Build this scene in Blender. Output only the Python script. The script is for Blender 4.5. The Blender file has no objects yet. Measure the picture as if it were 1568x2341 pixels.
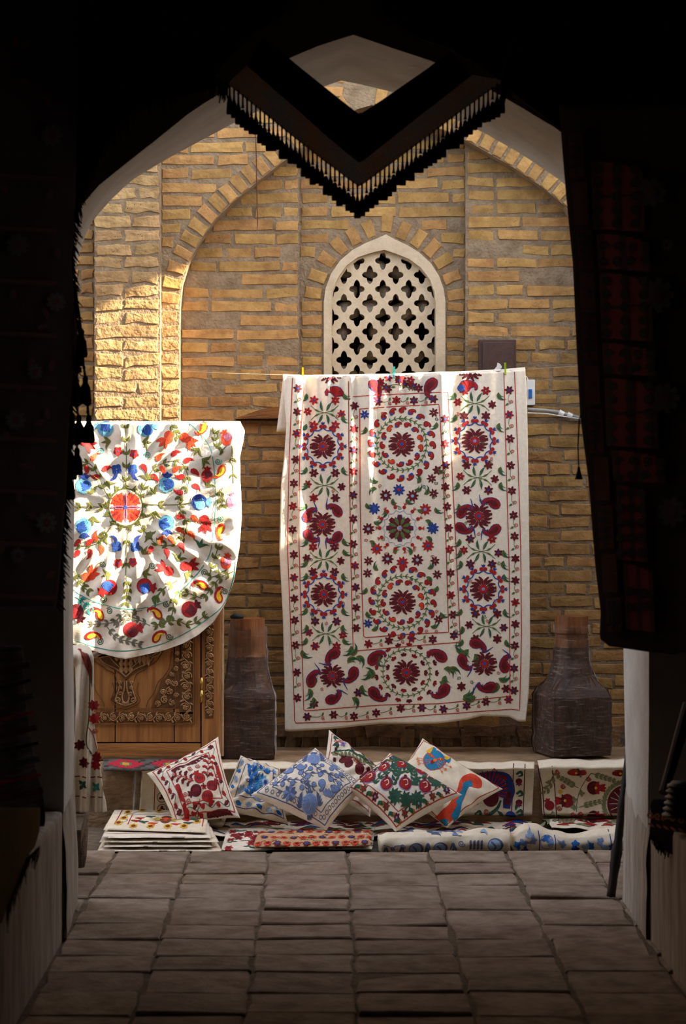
import bpy, bmesh, math, random
import numpy as np
from mathutils import Vector, noise

# ------------------------------------------------------------------ camera, light, exposure
SC = bpy.context.scene
COL = SC.collection
F, VX, VY, CH = 5527.0, 740.0, 1090.0, 1.6        # focal length in px, vanishing point, eye height (m)
cd = bpy.data.cameras.new('camera'); cam = bpy.data.objects.new('camera', cd); COL.objects.link(cam)
cam.location = (0, 0, CH); cam.rotation_euler = (math.pi/2, 0, 0)
cd.sensor_fit = 'VERTICAL'; cd.sensor_height = 36.0; cd.sensor_width = 24.0; cd.lens = F/2341*36
cd.shift_x = (784-VX)/2341; cd.shift_y = -(1170.5-VY)/2341
cd.clip_end = 200; cd.clip_start = 0.05
cd.dof.use_dof = True; cd.dof.focus_distance = 11.5; cd.dof.aperture_fstop = 5.0
SC.camera = cam

wd = bpy.data.worlds.new('sky'); SC.world = wd; wd.use_nodes = True
wn = wd.node_tree; wn.nodes.clear()
wo = wn.nodes.new('ShaderNodeOutputWorld'); wb = wn.nodes.new('ShaderNodeBackground'); ws = wn.nodes.new('ShaderNodeTexSky')
ws.sky_type = 'NISHITA'; ws.sun_disc = False; ws.sun_elevation = math.radians(32); ws.sun_rotation = math.radians(103)
ws.dust_density = 2.2; ws.air_density = 1.0; ws.ozone_density = 0.6
hs_ = wn.nodes.new('ShaderNodeHueSaturation'); hs_.inputs['Saturation'].default_value = .55   # hazy, dusty sky
wn.links.new(ws.outputs[0], hs_.inputs['Color']); wn.links.new(hs_.outputs[0], wb.inputs[0]); wn.links.new(wb.outputs[0], wo.inputs[0])
wb.inputs[1].default_value = 0.55

sl = bpy.data.lights.new('sun', 'SUN'); sl.energy = 21.0; sl.color = (1.0, 0.85, 0.64); sl.angle = math.radians(0.55)
so = bpy.data.objects.new('sun', sl); COL.objects.link(so); so.location = (6, 6, 9)
SUN = Vector((-1.0, 0.231, -0.52)).normalized()
so.rotation_euler = SUN.to_track_quat('-Z', 'Y').to_euler()

SC.view_settings.view_transform = 'Standard'; SC.view_settings.look = 'None'
SC.view_settings.gamma = 1.0; SC.view_settings.use_curve_mapping = False
SC.view_settings.exposure = 0.9

# ------------------------------------------------------------------ helpers
def PX(px, Y): return (px-VX)*Y/F
def PZ(py, Y): return CH-(py-VY)*Y/F
def P(px, py, Y): return Vector((PX(px, Y), Y, PZ(py, Y)))
def itp(pts, x):
    a = np.array(pts, float); return np.interp(x, a[:, 0], a[:, 1])
def lin(h):
    h = h.lstrip('#'); c = [int(h[i:i+2], 16)/255 for i in (0, 2, 4)]
    return tuple(((v+.055)/1.055)**2.4 if v > .04045 else v/12.92 for v in c)+(1,)

def mat(name, c1, c2=None, scale=18, rough=.9, bump=0., bscale=70, rand=0., stretch=(1, 1, 1), c3=None, pits=0., spec=.25, sheen=0., metal=0., lo=.35, hi=.65):
    m = bpy.data.materials.new(name); m.use_nodes = True
    nt = m.node_tree; N = nt.nodes; L = nt.links
    b = N['Principled BSDF']; b.inputs['Roughness'].default_value = rough
    b.inputs['Specular IOR Level'].default_value = spec; b.inputs['Metallic'].default_value = metal
    if sheen: b.inputs['Sheen Weight'].default_value = sheen
    tc = N.new('ShaderNodeTexCoord'); mp = N.new('ShaderNodeMapping'); mp.inputs['Scale'].default_value = stretch
    L.new(tc.outputs['Object'], mp.inputs['Vector'])
    n = N.new('ShaderNodeTexNoise'); n.inputs['Scale'].default_value = scale; n.inputs['Detail'].default_value = 6; n.inputs['Roughness'].default_value = .65
    L.new(mp.outputs[0], n.inputs['Vector'])
    r = N.new('ShaderNodeValToRGB'); r.color_ramp.elements[0].position = lo; r.color_ramp.elements[1].position = hi
    r.color_ramp.elements[0].color = lin(c1); r.color_ramp.elements[1].color = lin(c2 or c1)
    if c3:
        e = r.color_ramp.elements.new(1.0 if hi < .9 else .95); e.color = lin(c3); e.position = min(1, hi+.12)
    L.new(n.outputs['Fac'], r.inputs[0]); col = r.outputs[0]
    if rand:
        oi = N.new('ShaderNodeObjectInfo'); hs = N.new('ShaderNodeHueSaturation')
        mr = N.new('ShaderNodeMapRange'); mr.inputs['To Min'].default_value = 1-rand; mr.inputs['To Max'].default_value = 1+rand
        L.new(oi.outputs['Random'], mr.inputs[0]); L.new(mr.outputs[0], hs.inputs['Value'])
        m2 = N.new('ShaderNodeMapRange'); m2.inputs['To Min'].default_value = .5-rand*.05; m2.inputs['To Max'].default_value = .5+rand*.03
        mm = N.new('ShaderNodeMath'); mm.operation = 'MULTIPLY'; mm.inputs[1].default_value = 7.31
        mf = N.new('ShaderNodeMath'); mf.operation = 'FRACT'
        L.new(oi.outputs['Random'], mm.inputs[0]); L.new(mm.outputs[0], mf.inputs[0]); L.new(mf.outputs[0], m2.inputs[0]); L.new(m2.outputs[0], hs.inputs['Hue'])
        L.new(col, hs.inputs['Color']); col = hs.outputs[0]
        # every piece samples the noise elsewhere
        ad = N.new('ShaderNodeVectorMath'); ad.operation = 'ADD'; sc = N.new('ShaderNodeVectorMath'); sc.operation = 'SCALE'
        cx = N.new('ShaderNodeCombineXYZ'); L.new(oi.outputs['Random'], cx.inputs[0]); L.new(mf.outputs[0], cx.inputs[2])
        L.new(cx.outputs[0], sc.inputs[0]); sc.inputs['Scale'].default_value = 37.0
        L.new(mp.outputs[0], ad.inputs[0]); L.new(sc.outputs[0], ad.inputs[1]); L.new(ad.outputs[0], n.inputs['Vector'])
    hsrc = None
    if pits:
        v = N.new('ShaderNodeTexVoronoi'); v.inputs['Scale'].default_value = 55; L.new(n.inputs['Vector'].links[0].from_socket, v.inputs['Vector'])
        pr = N.new('ShaderNodeValToRGB'); pr.color_ramp.elements[0].position = .06; pr.color_ramp.elements[1].position = .16
        L.new(v.outputs['Distance'], pr.inputs[0])
        n3 = N.new('ShaderNodeTexNoise'); n3.inputs['Scale'].default_value = 9; L.new(n.inputs['Vector'].links[0].from_socket, n3.inputs['Vector'])
        r3 = N.new('ShaderNodeValToRGB'); r3.color_ramp.elements[0].position = .48; r3.color_ramp.elements[1].position = .6
        r3.color_ramp.elements[0].color = (1, 1, 1, 1); r3.color_ramp.elements[1].color = (0, 0, 0, 1); L.new(n3.outputs['Fac'], r3.inputs[0])
        mx = N.new('ShaderNodeMath'); mx.operation = 'MAXIMUM'; L.new(pr.outputs[0], mx.inputs[0]); L.new(r3.outputs[0], mx.inputs[1])
        mc = N.new('ShaderNodeMixRGB'); mc.blend_type = 'MULTIPLY'; mc.inputs[0].default_value = pits
        L.new(col, mc.inputs[1]); L.new(mx.outputs[0], mc.inputs[2]); col = mc.outputs[0]
    L.new(col, b.inputs['Base Color'])
    if bump:
        n2 = N.new('ShaderNodeTexNoise'); n2.inputs['Scale'].default_value = bscale; n2.inputs['Detail'].default_value = 5
        L.new(n.inputs['Vector'].links[0].from_socket, n2.inputs['Vector'])
        bp = N.new('ShaderNodeBump'); bp.inputs['Strength'].default_value = bump; bp.inputs['Distance'].default_value = .012
        h = n2.outputs['Fac']
        if pits:
            ma = N.new('ShaderNodeMath'); ma.operation = 'MULTIPLY_ADD'; ma.inputs[1].default_value = .6; L.new(mx.outputs[0], ma.inputs[0]); L.new(h, ma.inputs[2]); h = ma.outputs[0]
        L.new(h, bp.inputs['Height']); L.new(bp.outputs[0], b.inputs['Normal'])
    return m

WL = {}                                            # world position of every object's origin
def link(o, parent=None, at=(0, 0, 0)):
    COL.objects.link(o); at = Vector(at); WL[o.name] = at
    if parent is not None:
        o.parent = parent; o.location = at-WL[parent.name]
    else:
        o.location = at
    return o
def mk(name, verts, faces, mats, parent=None, at=None, fm=None, smooth=False):
    """one mesh object from world-space vertices"""
    V = np.asarray(verts, float).reshape(-1, 3)
    if at is None:
        if parent is not None: at = tuple((V.min(0)+V.max(0))/2)
        else: at = (float((V[:, 0].min()+V[:, 0].max())/2), float((V[:, 1].min()+V[:, 1].max())/2), float(V[:, 2].min()))
    me = bpy.data.meshes.new(name); me.from_pydata((V-np.array(at)).tolist(), [], [list(map(int, f)) for f in faces])
    for m in (mats if isinstance(mats, (list, tuple)) else [mats]): me.materials.append(m)
    if fm is not None: me.polygons.foreach_set('material_index', np.asarray(fm, np.int32))
    if smooth: me.polygons.foreach_set('use_smooth', np.ones(len(me.polygons), bool))
    me.update()
    return link(bpy.data.objects.new(name, me), parent, at)
def empty(name, at): return link(bpy.data.objects.new(name, None), None, at)
def tag(o, label=None, cat=None, group=None, kind=None):
    for k, v in (('label', label), ('category', cat), ('group', group), ('kind', kind)):
        if v: o[k] = v
    return o
class MB:
    def __init__(s): s.v = []; s.f = []
    def add(s, v, f):
        b = len(s.v); s.v += [tuple(x) for x in v]; s.f += [[i+b for i in q] for q in f]; return s
    def hexa(s, c):                                 # 8 corners: 4 bottom, 4 top (same winding)
        return s.add(c, [(0, 3, 2, 1), (4, 5, 6, 7), (0, 1, 5, 4), (1, 2, 6, 5), (2, 3, 7, 6), (3, 0, 4, 7)])
    def box(s, x0, x1, y0, y1, z0, z1, bev=0.):
        if bev <= 0:
            return s.hexa([(x0, y0, z0), (x1, y0, z0), (x1, y1, z0), (x0, y1, z0), (x0, y0, z1), (x1, y0, z1), (x1, y1, z1), (x0, y1, z1)])
        bm = bmesh.new(); bmesh.ops.create_cube(bm, size=1)
        for v in bm.verts: v.co = ((x0+x1)/2+v.co.x*(x1-x0), (y0+y1)/2+v.co.y*(y1-y0), (z0+z1)/2+v.co.z*(z1-z0))
        bmesh.ops.bevel(bm, geom=bm.edges[:], offset=bev, segments=2, affect='EDGES', profile=.7)
        bm.verts.index_update(); s.add([v.co for v in bm.verts], [[v.index for v in f.verts] for f in bm.faces]); bm.free(); return s
    def tube(s, pts, r, n=8, caps=True):
        pts = [Vector(p) for p in pts]; k = len(pts); R = r if isinstance(r, (list, tuple)) else [r]*k
        ring = []; up = Vector((0.13, .21, .97)); V = []
        for i, p in enumerate(pts):
            t = (pts[min(i+1, k-1)]-pts[max(i-1, 0)]).normalized()
            a = t.cross(up)
            if a.length < 1e-3: a = t.cross(Vector((1, 0, 0)))
            a.normalize(); b = t.cross(a)
            V += [p+(a*math.cos(2*math.pi*j/n)+b*math.sin(2*math.pi*j/n))*R[i] for j in range(n)]
        Fc = [(i*n+j, i*n+(j+1) % n, (i+1)*n+(j+1) % n, (i+1)*n+j) for i in range(k-1) for j in range(n)]
        if caps: Fc += [tuple(range(n))[::-1], tuple((k-1)*n+j for j in range(n))]
        return s.add(V, Fc)
    def build(s, name, m, parent=None, smooth=False, at=None): return mk(name, s.v, s.f, m, parent, at, None, smooth)

def fill2d(outer, holes, y0, y1):
    """polygon in x,z with holes, extruded from y0 (front) to y1 -> verts, faces"""
    c = bpy.data.curves.new('tmp', 'CURVE'); c.dimensions = '2D'; c.fill_mode = 'BOTH'; c.extrude = abs(y1-y0)/2
    for pl in [outer]+list(holes):
        sp = c.splines.new('POLY'); sp.points.add(len(pl)-1); sp.use_cyclic_u = True
        for p, q in zip(sp.points, pl): p.co = (q[0], q[1], 0, 1)
    o = bpy.data.objects.new('tmp', c); me = o.to_mesh()
    v = [(p.co.x, (y0+y1)/2-p.co.z, p.co.y) for p in me.vertices]; f = [tuple(q.vertices) for q in me.polygons]
    o.to_mesh_clear(); bpy.data.objects.remove(o); bpy.data.curves.remove(c)
    return v, f
def struct(name, v, f, m, smooth=False):
    return tag(mk(name, v, f, m, None, None, None, smooth), kind='structure')
rnd = random.Random(7)
nrs = np.random.RandomState(11)
# ------------------------------------------------------------------ materials of the setting
M_brick = mat('sun_dried_brick', '#8b683d', '#ac8550', 14, .95, .35, 60, .17, c3='#97754e', pits=.75, spec=.12)
M_mortar = mat('grey_mortar', '#725e48', '#8f7a61', 14, .97, .7, 70, c3='#665440', spec=.1)
M_floorb = mat('worn_paving_brick', '#715f4e', '#988674', 9, .9, .5, 45, .13, c3='#80705e', spec=.15)
M_floorm = mat('dusty_joint', '#5a4d40', '#766856', 20, .97, .8, 60, spec=.1)
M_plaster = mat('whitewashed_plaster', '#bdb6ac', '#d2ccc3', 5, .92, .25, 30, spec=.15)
M_plasterd = mat('stained_plaster', '#8f8274', '#bdb2a4', 9, .95, .5, 25, stretch=(1.6, 1.6, .35), c3='#766757', spec=.1)
M_earth = mat('packed_earth', '#7d6248', '#a08363', 11, .97, 1., 35, stretch=(.7, .7, 1.6), c3='#6a5340', spec=.1)
M_gypsum = mat('gypsum_lattice', '#b5a082', '#c6b295', 12, .9, .25, 60, spec=.15)
M_stone = mat('rubble_stone', '#a39684', '#cabda8', 16, .95, .8, 40, .2, spec=.1)
M_plaster_shade = mat('shade_plaster', '#4a423a', '#62584e', 6, .95, .3, 30, spec=.08)  # plaster darkened to deepen the shade and cut bounce inside the passage
M_dark = mat('dark_cavity', '#2a2520', '#352e28', 10, .95)  # dark colour stands in for the shade in the cavity behind the lattice

M_brick_sunlit = mat('sunlit_pale_brick', '#866a44', '#ac8c60', 12, .95, .9, 40, .14, c3='#99805c', pits=.7, spec=.1)  # paler copy of the brick, imitating strong sun on pier and jamb
# ------------------------------------------------------------------ brick pieces
def brick(parent, c4, y, m=M_brick, jit=.004, nm='brick', deep=.03, bev=.004, sub=True):
    """c4: corners (x,z) tl, tr, br, bl of the face; y: plane of the face (towards -y)"""
    pts = []
    for i in range(4):
        a, b = Vector(c4[i]), Vector(c4[(i+1) % 4]); e = (b-a).length
        pts.append(a+Vector((rnd.uniform(-1, 1), rnd.uniform(-1, 1)))*jit)
        if sub:
            k = 3 if e > .16 else 2
            for q in range(1, k): pts.append(a.lerp(b, q/k+rnd.uniform(-.08, .08))+Vector((rnd.uniform(-1, 1), rnd.uniform(-1, 1)))*jit*.8)
    c = sum(pts, Vector((0, 0)))/len(pts); n = len(pts)
    yo = rnd.uniform(-.003, .002); v = []
    for p in pts:                                   # face ring, slightly inside
        d = (p-c); d = d*(1-bev/max(d.length, .01)); v.append((c.x+d.x, y+yo+rnd.uniform(-.002, .002), c.y+d.y))
    for p in pts: v.append((p.x, y+yo+bev, p.y))
    for p in pts: v.append((p.x, y+deep, p.y))
    v.append((c.x, y+yo-.001, c.y)); ci = 3*n
    f = [(ci, (i+1) % n, i) for i in range(n)]
    for r in (0, 1): f += [(r*n+i, r*n+(i+1) % n, (r+1)*n+(i+1) % n, (r+1)*n+i) for i in range(n)]
    return mk(nm, v, f, m, parent)
def courses(parent, zs, ivs, y, h=.048, lens=(.26, .26, .25, .13, .2, .3), gap=(.010, .02), m=M_brick, jit=.004, tilt=.004, drop=.0):
    for k, z in enumerate(zs):
        for (x0, x1) in ivs(z):
            x = x0+rnd.uniform(.0, .006)
            if k % 2 and x1-x0 > .2: first = .13
            else: first = None
            while x < x1-.03:
                w = first or rnd.choice(lens); first = None
                if x1-(x+w) < .075: w = x1-x-rnd.uniform(0, .004)
                w = min(w, x1-x); hh = h*rnd.uniform(.9, 1.08); dz = rnd.uniform(-.004, .004); t = rnd.uniform(-tilt, tilt)
                if rnd.random() >= drop:
                    brick(parent, [(x, z+dz+hh/2-t), (x+w, z+dz+hh/2+t), (x+w, z+dz-hh/2+t), (x, z+dz-hh/2-t)], y, m, jit)
                x += w+rnd.uniform(*gap)

YP, YS, YN, YPAN, YL = 11.90, 12.0, 12.12, 12.17, 12.09     # pier, spandrel, niche wall, window panel, lower wall
# blind arch in the back wall, photo px
A_L = [(410, 1000), (410, 760), (411, 700), (416, 650), (430, 605), (455, 555), (490, 505), (530, 465), (580, 422), (640, 375), (700, 330), (760, 287), (815, 250)]
A_R = [(850, 240), (900, 252), (980, 284), (1078, 328), (1180, 387), (1240, 428), (1292, 472), (1325, 530), (1345, 600), (1352, 700), (1352, 1000)]
def offs(pts, d):
    a = np.array(pts, float); t = np.gradient(a, axis=0); t /= np.linalg.norm(t, axis=1)[:, None]
    return np.stack([a[:, 0]+t[:, 1]*d, a[:, 1]-t[:, 0]*d], 1)
A_IN = A_L+A_R
A_OUT = offs(A_IN, 46)
def toXZ(pts, Y): return [(PX(p[0], Y), PZ(p[1], Y)) for p in pts]
def box_px(x0, x1, y0, y1, Y0, Y1): return MB().box(PX(x0, Y0), PX(x1, Y0), Y0, Y1, PZ(y1, Y0), PZ(y0, Y0))

# backing masses (mortar)
b = box_px(216, 366, -300, 1200, YP+.003, 12.5); wall_pier = struct('wall_back_left', b.v, b.f, M_mortar)
b = box_px(-60, 217, -300, 1200, 12.03, 12.5); wall_edge = struct('wall_far_left', b.v, b.f, M_mortar)
v, f = fill2d(toXZ([(365, 1000)]+A_IN+[(1500, 1000), (1500, -300), (365, -300)], YS+.003), [], YS+.003, YN+.05); wall_sp = struct('wall_arch', v, f, M_mortar)
b = box_px(380, 684, 150, 1100, YN+.003, 12.5); wall_nl = struct('wall_niche_left', b.v, b.f, M_mortar)
b = box_px(1064, 1420, 150, 1100, YN+.003, 12.5); wall_nr = struct('wall_niche_right', b.v, b.f, M_mortar)
# window opening: pointed arch in the middle panel
WIN_O = [(740, 1000), (740, 690), (744, 660), (757, 625), (778, 595), (805, 572), (835, 556), (862, 545), (882, 536), (900, 546), (930, 560), (958, 577), (985, 602), (1003, 630), (1014, 660), (1018, 690), (1018, 1000)]
v, f = fill2d(toXZ([(680, 1000)]+WIN_O+[(1068, 1000), (1068, 150), (680, 150)], YPAN+.003), [], YPAN+.003, 12.6); wall_win = struct('wall_window', v, f, M_mortar)
b = MB().box(PX(700, 12.6), PX(1060, 12.6), 12.6, 12.7, PZ(1060, 12.6), PZ(480, 12.6)); struct('wall_window_rear', b.v, b.f, M_dark)
b = box_px(-60, 1560, 962, 1760, YL+.004, 12.7); wall_low = struct('wall_lower', b.v, b.f, M_mortar)
b = MB().box(-9, 9, 12.7, 12.9, -.2, 7.2); struct('wall_rear', b.v, b.f, M_mortar)  # unseen upper part raised to keep sky light out of the passage
for s, x in ((-1, PX(-60, 12.03)), (1, PX(1500, 12.0))):
    b = MB().box(min(x, s*9), max(x, s*9), 12.03, 12.7, -.1, 4.6); struct('wall_lane_left' if s < 0 else 'wall_lane_right', b.v, b.f, M_mortar)
b = MB().box(PX(365, 12), PX(1500, 12), YS+.02, 12.69, PZ(-295, 12), 4.6); struct('wall_parapet', b.v, b.f, M_mortar)

# bricks, each one its own piece
PIT = .068
def zrow(y0, y1, Y, off=0.): 
    z1, z0 = PZ(y0, Y), PZ(y1, Y); n = int((z1-z0)/PIT); return [z0+PIT*(i+.5)+off for i in range(n+1)]
wx = lambda px, Y: PX(px, Y)
courses(wall_pier, zrow(180, 965, YP), lambda z: [(wx(217, YP), wx(363, YP))], YP, .052, jit=.008, lens=(.2, .26, .13, .17), m=M_brick_sunlit, tilt=.006)
courses(wall_edge, zrow(420, 965, 12.02, .02), lambda z: [(wx(130, 12.02), wx(214, 12.02))], 12.02, .05, jit=.005, lens=(.26, .1))
aL = np.array(A_L)[::-1]; aR = np.array(A_R); aO = np.array(A_OUT)
oL = aO[:len(A_L)][::-1]; oR = aO[len(A_L):]
def ypix(z, Y): return VY+(CH-z)*F/Y
courses(wall_sp, zrow(150, 700, YS, .01), lambda z: [(wx(368, YS), wx(float(np.interp(ypix(z, YS), oL[:, 1], oL[:, 0]))-8, YS))] if ypix(z, YS) < 560 else [], YS)
courses(wall_sp, zrow(700, 965, YS, .01), lambda z: [(wx(369, YS), wx(408, YS))], YS, .052, lens=(.09,), jit=.007, m=M_brick_sunlit)
# ring of the arch: bricks on edge
def ring(parent, pts, d0, d1, y, pitch, thick, m=M_brick, s0=0., s1=1e9):
    a = np.array(pts, float); sg = np.r_[0, np.cumsum(np.linalg.norm(np.diff(a, axis=0), axis=1))]
    s = max(pitch/2, s0)
    while s < min(sg[-1]-pitch/4, s1):
        q = []
        for e, d in ((-thick/2, d1), (thick/2, d1), (thick/2, d0), (-thick/2, d0)):
            p = np.array([np.interp(s+e*.0, sg, a[:, 0]), np.interp(s+e*.0, sg, a[:, 1])])
            p2 = np.array([np.interp(s+8, sg, a[:, 0]), np.interp(s+8, sg, a[:, 1])]); p1 = np.array([np.interp(s-8, sg, a[:, 0]), np.interp(s-8, sg, a[:, 1])])
            t = (p2-p1)/np.linalg.norm(p2-p1); nrm = np.array([t[1], -t[0]])
            k = e*(1.0+.10*(d > (d0+d1)/2)); q.append(p+t*k+nrm*d)
        brick(parent, toXZ(q, y), y, m, .004)
        s += pitch*rnd.uniform(.93, 1.07)
kL = [p for p in A_L if p[1] <= 705]
ring(wall_sp, kL, 2, 45, YS-.004, 33, 23)
ring(wall_sp, [p for p in A_R if p[1] <= 705], 2, 45, YS-.004, 33, 23)
# niche brickwork left and right of the window panel
def iv_nl(z):
    y = ypix(z, YN); x0 = float(np.interp(y, aL[:, 1], aL[:, 0])) if y > 250 else 830
    return [(wx(x0+4, YN), wx(682, YN))] if x0 < 660 else []
def iv_nr(z):
    y = ypix(z, YN); x1 = float(np.interp(y, aR[:, 1], aR[:, 0])) if y > 240 else 0
    return [(wx(1068, YN), wx(min(x1, 1352)-3, YN))] if x1 > 1095 else []
courses(wall_nl, zrow(330, 965, YN), iv_nl, YN, drop=.05, lens=(.26, .3, .34, .13, .2, .26))
courses(wall_nr, zrow(330, 965, YN, .015), iv_nr, YN, drop=.05, lens=(.26, .3, .13, .2, .26))
wO = offs(WIN_O, 50); 
def iv_pan(z):
    y = ypix(z, YPAN); out = []
    l, r = 687, 1063
    if 240 < y: 
        xa = float(np.interp(y, aL[:, 1], aL[:, 0])); xb = float(np.interp(y, aR[:, 1], aR[:, 0])); l = max(l, xa+3) if y < 420 else l; r = min(r, xb-3) if y < 420 else r
    if y < 490: return [(wx(l, YPAN), wx(r, YPAN))]
    if y > 700: return [(wx(l, YPAN), wx(738, YPAN)), (wx(1020, YPAN), wx(r, YPAN))]
    k = len(WIN_O)//2
    xl = float(np.interp(y, wO[:k+1][::-1][:, 1], wO[:k+1][::-1][:, 0])); xr = float(np.interp(y, wO[k:][:, 1], wO[k:][:, 0]))
    return [q for q in [(wx(l, YPAN), wx(xl-8, YPAN)), (wx(xr+8, YPAN), wx(r, YPAN))] if q[1]-q[0] > .05]
courses(wall_win, zrow(260, 965, YPAN, .005), iv_pan, YPAN, drop=.04, lens=(.26, .3, .2, .13, .33))
k = len(WIN_O)//2
ring(wall_win, [p for p in WIN_O if p[1] <= 700], 6, 47, YPAN-.002, 34, 24)
# regular lower brickwork
courses(wall_low, [PZ(1650, YL)+.0665*i for i in range(23)], lambda z: [(wx(500, YL), wx(660, YL)), (wx(1190, YL), wx(1440, YL))], YL, .051, (.2, .21, .19, .2, .1), (.009, .014), jit=.0035)
M_brickd = mat('damp_old_brick', '#5e4a36', '#8a6c4c', 14, .95, .7, 50, .2, pits=.6, spec=.1)
hid = MB()
for i in range(23):
    z = PZ(1650, YL)+.0665*i; x = wx(662, YL)+(i % 2)*.1
    while x < wx(1186, YL)-.2: hid.box(x, x+.2, YL, YL+.03, z-.025, z+.025); x += .212
tag(hid.build('brick_courses', M_brick, wall_low), kind='stuff')
x = wx(500, YL)
while x < wx(1430, YL):                             # course of bricks standing on edge along the foot
    w = rnd.uniform(.05, .07); z0 = PZ(1712, YL)
    brick(wall_low, [(x, z0+.095), (x+w, z0+.095), (x+w, z0), (x, z0)], YL-.01, M_brickd, .006); x += w+rnd.uniform(.012, .05)
courses(wall_low, [PZ(1672, YL)], lambda z: [(wx(500, YL), wx(1430, YL))], YL-.012, .06, (.26, .2, .13), m=M_brickd, jit=.008)

# ------------------------------------------------------------------ carved gypsum window lattice
win = tag(mk('window_1', *(lambda r: (r[0], r[1]))(fill2d(toXZ(WIN_O, 12.165), [toXZ([(757, 990), (757, 690), (760, 665), (772, 635), (792, 607), (818, 588), (848, 578), (878, 571), (905, 580), (935, 592), (962, 612), (983, 640), (993, 668), (996, 695), (996, 990)], 12.165)], 12.16, 12.24)), M_gypsum), kind='structure')
WIN_I = [(757, 990), (757, 690), (760, 665), (772, 635), (792, 607), (818, 588), (848, 578), (878, 571), (905, 580), (935, 592), (962, 612), (983, 640), (993, 668), (996, 695), (996, 990)]
def clip(poly, cl):
    """Sutherland-Hodgman against a convex outline"""
    c0 = np.mean(cl, axis=0); out = [tuple(p) for p in poly]
    for i in range(len(cl)):
        a, b = np.array(cl[i]), np.array(cl[(i+1) % len(cl)]); n = np.array([b[1]-a[1], a[0]-b[0]])
        if n @ (c0-a) < 0: n = -n
        inp, out = out, []
        for j in range(len(inp)):
            p, q = np.array(inp[j-1]), np.array(inp[j]); dp, dq = n @ (p-a), n @ (q-a)
            if dp*dq < 0: out.append(tuple(p+(q-p)*dp/(dp-dq)))
            if dq >= 0: out.append(tuple(q))
        if len(out) < 3: return []
    return out
def quatre(cx, cy):
    o = []
    for k in range(40):
        t = 2*math.pi*k/40; x, y = math.sin(t), -math.cos(t)
        r = .60+.40*abs(math.cos(2*t))**1.3
        if abs(x) < .5: r *= 1.0+.22*(1-abs(x)/.5)   # pointed at top and bottom
        o.append((cx+x*r*17.6, cy+y*r*17.6))
    return o
c_in = np.mean(WIN_I, axis=0); WIN_C = [(p[0]+(c_in[0]-p[0])*.02, p[1]+6 if p[1] < 640 else p[1]) for p in WIN_I]
holes = []
for r in range(14):
    cy = 596+32.4*r
    for c in range(-4, 5):
        if (r+c) % 2: continue
        cx = 875+29.6*c
        h = clip(quatre(cx, cy), WIN_C)
        if len(h) > 2:
            a = np.array(h); ar = abs(np.sum(a[:, 0]*np.roll(a[:, 1], 1)-a[:, 1]*np.roll(a[:, 0], 1)))/2
            if ar > 60 and cy < 960: holes.append(toXZ(h, 12.19))
v, f = fill2d(toXZ(WIN_I, 12.19), holes, 12.185, 12.235); mk('lattice_panel', v, f, M_gypsum, win)
# rough stones walled up behind the lattice
for r in range(9):
    x = 750+rnd.uniform(0, 15)
    while x < 1000:
        w = rnd.uniform(34, 64); cy = 575+46*r+rnd.uniform(-6, 6)
        if rnd.random() < .86:
            bm = bmesh.new(); bmesh.ops.create_icosphere(bm, subdivisions=2, radius=1)
            cc = P(x+w/2, cy, 12.285); sd = rnd.uniform(0, 50)
            for q in bm.verts:
                d = 1+.22*noise.noise(q.co*1.3+Vector((sd, 0, 0)))
                q.co = Vector((q.co.x*w/2*12.4/F*1.06*d, q.co.y*.045*d, q.co.z*.05*d))+cc
            mk('stone', [q.co for q in bm.verts], [[q.index for q in ff.verts] for ff in bm.faces], M_stone, win); bm.free()
        x += w+rnd.uniform(0, 6)

# ------------------------------------------------------------------ passage we stand in: floor, walls, end arch
FY1 = 10.33
def tiles():
    fl = MB().box(-2.2, 3.0, -2, FY1-.01, -.3, -.008).box(-9, 9, 10.3, 12.5, -.3, -.035).box(-9, -2.2, 8.9, 10.31, -.3, -.02).box(3.0, 9, 8.9, 10.31, -.3, -.02)
    fo = struct('floor', fl.v, fl.f, M_floorm)
    xs = [-1.56, -1.225, -.895, -.566, -.234, .10, .448, .777, 1.115, 1.45, 1.79]
    ys = [FY1]
    while ys[-1] > 6.6: ys.append(ys[-1]-rnd.uniform(.25, .315))
    for j in range(len(ys)-1):
        for i in range(len(xs)-1):
            if ys[j+1] < 8.9 and (xs[i+1] < -.9 or xs[i] > 1.13): continue
            if ys[j+1] < 8.9 and xs[i] < -1.2: continue
            g = rnd.uniform(.003, .009); g2 = rnd.uniform(.002, .006); x0, x1, y1, y0 = xs[i]+g, xs[i+1]-g, ys[j]-g2, ys[j+1]+g2
            z = rnd.uniform(-.004, .004); tx, ty = rnd.uniform(-.004, .004), rnd.uniform(-.005, .005); J = .009
            o = [(x0, y0), ((x0+x1)/2, y0), (x1, y0), (x1, (y0+y1)/2), (x1, y1), ((x0+x1)/2, y1), (x0, y1), (x0, (y0+y1)/2)]
            o = [(p[0]+rnd.uniform(-J, J), p[1]+rnd.uniform(-J, J)) for p in o]; c = ((x0+x1)/2, (y0+y1)/2)
            zt = lambda p: z+tx*(p[0]-c[0])/.16+ty*(p[1]-c[1])/.14
            v = [(c[0]+(p[0]-c[0])*.965, c[1]+(p[1]-c[1])*.965, zt(p)) for p in o]+[(p[0], p[1], zt(p)-.005) for p in o]+[(p[0], p[1], -.03) for p in o]+[(c[0], c[1], z+.001)]
            f = [(24, k, (k+1) % 8) for k in range(8)]+[(r*8+k, (r+1)*8+k, (r+1)*8+(k+1) % 8, r*8+(k+1) % 8) for r in (0, 1) for k in range(8)]
            mk('paving_brick', v, f, M_floorb, fo)
tiles()
LX, RX = -.905, 1.13
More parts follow.
